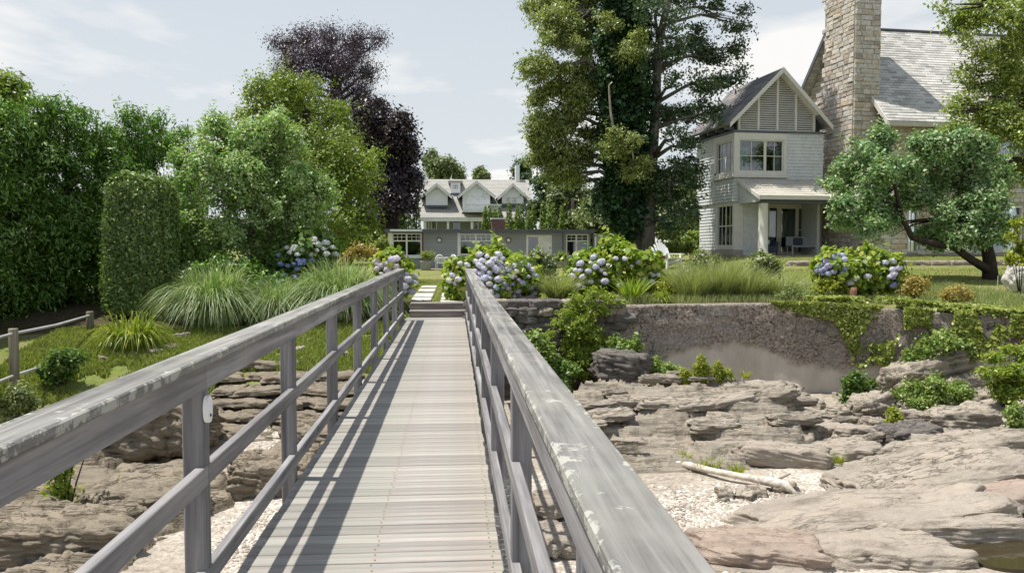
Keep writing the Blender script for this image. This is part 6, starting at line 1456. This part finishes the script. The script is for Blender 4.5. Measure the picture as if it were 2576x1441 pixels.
for i, (px, py, L) in enumerate([(1640, 1030, .3), (1730, 1035, .28), (1745, 1015, .3), (1790, 1010, .26), (1870, 1000, .22), (1868, 1110, .24), (1715, 1160, .22), (1760, 1185, .2), (1790, 1180, .22), (1850, 1195, .2), (1640, 985, .22), (1895, 1035, .2), (2250, 1060, .18), (1560, 960, .3), (2100, 1165, .15), (1700, 990, .2), (1815, 1035, .2)]):
    p = hit(px, py); z = p[2] + 0.05
    o = blades((p[0], p[1] - 0.1, z + (0.45 if px < 1900 and py < 1060 else 0.02)), 0.09, 70, L, 'yellow', 600 + i, 0.008, .5, name='grass_tuft')
    tag(o, 'thin grass tuft sprouting from cracks in the layered ledge and gravel', 'grass', 'grass tufts on the ledge')
# turf blades
def turf(name, label, n, x0, x1, y0, y1, keep, L, seed, leaf='turf', wid=.006):
    rg = rng_(seed); x, y = rg.uniform(x0, x1, n), rg.uniform(y0, y1, n); k = keep(x, y); x, y = x[k], y[k]; n = len(x); z = Hn(x, y)
    a = rg.rand(n) * 6.283; l = L * rg.uniform(.4, 1.2, n); le = l * rg.uniform(.1, .7, n); w = wid * rg.uniform(.7, 1.4, n); ta = rg.rand(n) * 6.283
    m1 = np.stack([x + le * .35 * np.cos(a), y + le * .35 * np.sin(a), z + l * .6], 1); tp_ = np.stack([x + le * np.cos(a), y + le * np.sin(a), z + l], 1)
    b0 = np.stack([x, y, z - .01], 1); d = np.stack([np.cos(ta) * w, np.sin(ta) * w, 0 * w], 1)
    V = np.stack([b0 - d, b0 + d, m1 + d * .8, m1 - d * .8, tp_], 1).reshape(-1, 3); i5 = np.arange(n) * 5
    F4 = np.stack([i5, i5 + 1, i5 + 2, i5 + 3], 1); F3 = np.stack([i5 + 3, i5 + 2, i5 + 4, i5 + 4], 1)
    me = bpy.data.meshes.new(name); nF = len(F4)
    me.vertices.add(len(V)); me.vertices.foreach_set('co', V.astype(np.float32).ravel())
    lo = np.concatenate([F4.ravel(), F3[:, :3].ravel()]).astype(np.int32); me.loops.add(len(lo)); me.loops.foreach_set('vertex_index', lo)
    me.polygons.add(2 * nF); me.polygons.foreach_set('loop_start', np.concatenate([np.arange(nF) * 4, nF * 4 + np.arange(nF) * 3]).astype(np.int32))
    me.polygons.foreach_set('loop_total', np.concatenate([np.full(nF, 4), np.full(nF, 3)]).astype(np.int32)); me.update(calc_edges=True)
    o = link(name, me, LM[leaf]); o['kind'] = 'stuff'; tag(o, label, 'grass'); return o
nzf = lambda x, y, f, o_: fbm(np.stack([x * f, y * f, 0 * x + o_], 1), 3)
turf('bank_grass', 'short sunlit grass on the bank left of the bridge', 90000, -8.6, -1.2, 14.9, 18.6, lambda x, y: (nzf(x, y, .9, 2) > 0.27) & (y > 15.9 - 1.0 * (x < -4.4)) & (y < 18.4 + .5 * (x > -4)), 0.11, 1, wid=.011)
turf('lawn_grass', 'mown lawn grass beyond the bridge steps', 42000, -3.5, 5.5, 19.9, 34, lambda x, y: ~((x > -1.12) & (x < .24) & (y < 28.2) & ~((x > -.58) & (x < -.34))), 0.055, 2)
turf('wall_top_grass', 'rough grass and weeds along the top of the wall', 46000, 3.5, 15, 16.5, 23.5, lambda x, y: (y > edge(x) + .2) & (nzf(x, y, .8, 4) > .36), 0.20, 3, 'paleg')
turf('right_lawn_grass', 'lawn grass on the slope below the big house', 42000, 5, 22, 21.5, 36.5, lambda x, y: y > edge(x) + 1, 0.06, 5)
# --- ivy on the wall
rg = rng_(33); n = 26000; s = rg.uniform(7.4, 12.9, n); dz_ = rg.rand(n) ** 1.3
drop = np.interp(s, [7.4, 8.2, 8.9, 9.3, 9.6, 9.9, 10.15, 10.6, 11.0, 11.5, 12.0, 12.4, 12.9], [0.12, 0.3, 0.4, 1.2, 1.5, 1.5, 0.45, 0.3, 0.9, 0.95, 0.4, 0.5, 0.9]) * (0.7 + 0.6 * fbm(np.stack([s * 3, 0 * s, 0 * s], 1), 3))
zt_ = np.interp(s, [3.5, 5, 8, 10, 13], [0.24, 0.26, 0.27, 0.2, 0.05]); z = zt_ + 0.06 - dz_ * drop
P = np.stack([s, edge(s) - 0.16 - 0.16 * rg.rand(n) - 0.08 * (zt_ - z), z], 1); N = np.tile([0.1, -1, 0.35], (n, 1))
kp = fbm(P * np.array([2.2, 2.2, 1.3]) + 8, 3) > 0.47; P, N = P[kp], N[kp]
n2 = 16000; s2 = rg.uniform(8.6, 13.5, n2); y2 = edge(s2) - .15 + rg.rand(n2) ** 1.5 * 1.7; P2 = np.stack([s2, y2, Hn(s2, np.maximum(y2, edge(s2) + .35)) + 0.02 + 0.16 * rg.rand(n2)], 1)
kp = fbm(P2 * 1.7 + 2, 3) > 0.47; P2 = P2[kp]; N2 = np.tile([0, -.3, 1.0], (len(P2), 1))
PA = np.concatenate([P, P2]); NA = np.concatenate([N, N2]); n = len(PA)
iv = thing('wall_ivy', 'sunlit ivy curtain hanging over the right half of the concrete wall', 'ivy', (10, edge(10), 0.2))
link('leaves', mesh_np('leaves', leaf_quads(PA, NA, 0.085 * rg.uniform(.6, 1.5, n), rg, 1.25, .6, .4), np.arange(n * 4).reshape(-1, 4)), LM['wallivy'], iv)
mb = MB()
for k in range(34):
    s0 = rg.uniform(8, 12.6); pts = []
    for j in range(5): zz_ = 0.2 - j * .22 * rg.uniform(.6, 1.2); s1 = s0 + rg.uniform(-.1, .1); pts.append((s1, edge(s1) - .17 - .02 * j, zz_))
    mb.tube(pts, 0.008, 5, cap=False)
mb.build('stems', BK['grey'], iv)['kind'] = 'stuff'
# ------------------------------------------------------------ garden furniture and small things
def adirondack(base, rot):
    r = thing('adirondack_chair', 'white slatted wooden garden chair on the lawn beside the ivy-clad tree', 'chair', base); c, s = math.cos(rot), math.sin(rot)
    fm = lambda p: np.array([base[0] + p[0]*c - p[1]*s, base[1] + p[0]*s + p[1]*c, base[2] + p[2]])
    for k in range(7):                                 # fan back, front faces -y
        x = -0.30 + k * 0.1; top = 1.02 - 0.022 * (k - 3) ** 2
        MB().prism([(x - .046, .30, .28), (x + .046, .30, .28), (x * 1.15 + .048, .62, top - .03), (x * 1.15 + .02, .635, top), (x * 1.15 - .02, .635, top), (x * 1.15 - .048, .62, top - .03)], (0, .022, .008)).map(fm).build('back_slat', MT['white'], r)
    for k in range(6):
        y = -.30 + k * .105; z = .40 - (y + .3) * .2
        MB().add([(-.3, y, z), (.3, y, z), (.3, y + .095, z - .019), (-.3, y + .095, z - .019), (-.3, y, z + .02), (.3, y, z + .02), (.3, y + .095, z + .001), (-.3, y + .095, z + .001)], [(0,3,2,1),(4,5,6,7),(0,1,5,4),(1,2,6,5),(2,3,7,6),(3,0,4,7)]).map(fm).build('seat_slat', MT['white'], r)
    for x in (-.36, .30):
        MB().box(x, x + .06, -.30, -.22, 0, .56).map(fm).build('front_leg', MT['white'], r)
        MB().prism([(x + .02, -.28, .30), (x + .02, -.28, .40), (x + .02, .72, .12), (x + .02, .72, 0)], (.03, 0, 0)).map(fm).build('side_rail', MT['white'], r)
    for x in (-.44, .29): MB().box(x, x + .15, -.36, .42, .561, .585).map(fm).build('armrest', MT['white'], r)
    return r
adirondack(hit(1684, 676), math.radians(24))
p = hit(1664, 676); r = thing('side_table', 'small dark red-brown barrel stool beside the white wooden chair', 'table', p)
MB().tube([p + (0, 0, -.02), p + (0, 0, .25), p + (0, 0, .48)], [.15, .19, .17], 12).build('drum', MT['terracotta'], r, smooth=True)
MB().tube([p + (0, 0, .481), p + (0, 0, .51)], .19, 14).build('top', MT['terracotta'], r)
def garden_chair(base, rot, label):
    r = thing('garden_chair', label, 'chair', base); c, s = math.cos(rot), math.sin(rot)
    fm = lambda q: np.array([base[0] + q[0]*c - q[1]*s, base[1] + q[0]*s + q[1]*c, base[2] + q[2]])
    MB().box(-.25, .25, -.24, .24, .40, .44).map(fm).build('seat', MT['white'], r, bevel=.01)
    pts = [(.27 * math.cos(a), .24 + .03 * math.sin(a), .46 + .44 * math.sin(a)) for a in np.linspace(0, math.pi, 11)]
    MB().tube(pts, .028, 7).map(fm).build('back_hoop', MT['white'], r, smooth=True)
    for k in range(5):
        x = -.17 + k * .085; MB().box(x - .018, x + .018, .235, .26, .44, .46 + .44 * math.sqrt(max(.05, 1 - (x / .27) ** 2))).map(fm).build('back_slat', MT['white'], r)
    for x in (-.25, .21):
        for y in (-.24, .20): MB().box(x, x + .04, y, y + .04, 0, .40).map(fm).build('leg', MT['white'], r)
        MB().box(x - .02, x + .06, -.26, .24, .62, .65).map(fm).build('armrest', MT['white'], r); MB().box(x, x + .04, -.24, -.20, .44, .62).map(fm).build('arm_post', MT['white'], r)
    return r
yc = 46.6; zc = lambda px: gp(px, yc) + (0, 0, 0.0)
garden_chair(zc(1108), math.radians(170), 'white round-backed garden chair beside the square planter')
garden_chair(gp(1134, 47.2), math.radians(215), 'white round-backed garden chair half behind the patio table')
garden_chair(gp(1152, 46.4), math.radians(120), 'white round-backed garden chair next to the big hydrangea')
tb = gp(1122, 47.3); t_ = thing('patio_table', 'white round patio table among the white garden chairs', 'table', tb)
MB().tube([tb + (0, 0, .70), tb + (0, 0, .74)], .62, 24).build('table_top', MT['white'], t_)
MB().tube([tb, tb + (0, 0, .04), tb + (0, 0, .06), tb + (0, 0, .70)], [.28, .26, .05, .05], 12).build('pedestal', MT['white'], t_)
for i, (px, Y, lab) in enumerate(((1071, 47.0, 'square grey planter with a golden shrub left of the garden chairs'), (1410, 47.2, 'grey planter with a rounded shrub near the glazed end of the pool house'))):
    b = gp(px, Y); r = thing('planter', lab, 'planter', b)
    MB().add([b + q for q in ((-.26, -.26, -.02), (.26, -.26, -.02), (.26, .26, -.02), (-.26, .26, -.02), (-.34, -.34, .52), (.34, -.34, .52), (.34, .34, .52), (-.34, .34, .52))], [(0,3,2,1),(4,5,6,7),(0,1,5,4),(1,2,6,5),(2,3,7,6),(3,0,4,7)]).build('pot', MT['potgrey'], r, bevel=.02)
    crown('plant', r, np.array([[b[0], b[1], b[2] + .72, .36, .36, .28]]), 260, 7, .06, .10, 'oak' if i == 0 else 'olive', seed=700 + i)
# pale boulder at the right edge, stakes, rusty pipe
pb = gp(2585, 22.0); me = rock_mesh('boulder', (1.0, 0.8, 1.15), 901, cuts=16, k=2.6, strata=0.02, bump=0.10, taper=0.2)
o = link('boulder', me, MT['boulder'], loc=(pb[0], pb[1], pb[2] + 0.5), smooth=True); tag(o, 'tall pale rounded boulder standing on the lawn near the magnolia', 'rock')
for i, (px, py, h) in enumerate(((2537, 722, .75), (2508, 738, .5))):
    p = hit(px, py); s_ = MB().tube([p - (0, 0, .1), p + (0.02, 0, h)], .012, 6).build('garden_stake', MT['stake']); tag(s_, 'thin grey stake in the grass beside the pale boulder', 'stake', 'stakes by the boulder')
p = np.array([*at(2140, 740, 19.2)[:2], 0.1]); zt2 = at(2140, 722, 19.2)[2]
s_ = MB().tube([(p[0], p[1] - .15, -0.15), (p[0], p[1] - .15, zt2 - .1), (p[0], p[1] - .15, zt2)], [.075, .085, .06], 10, wob=.2, seed=3).build('rusty_pipe', MT['rust'], smooth=True)
tag(s_, 'rusty iron pipe stub rising from the ivy on the wall', 'pipe')
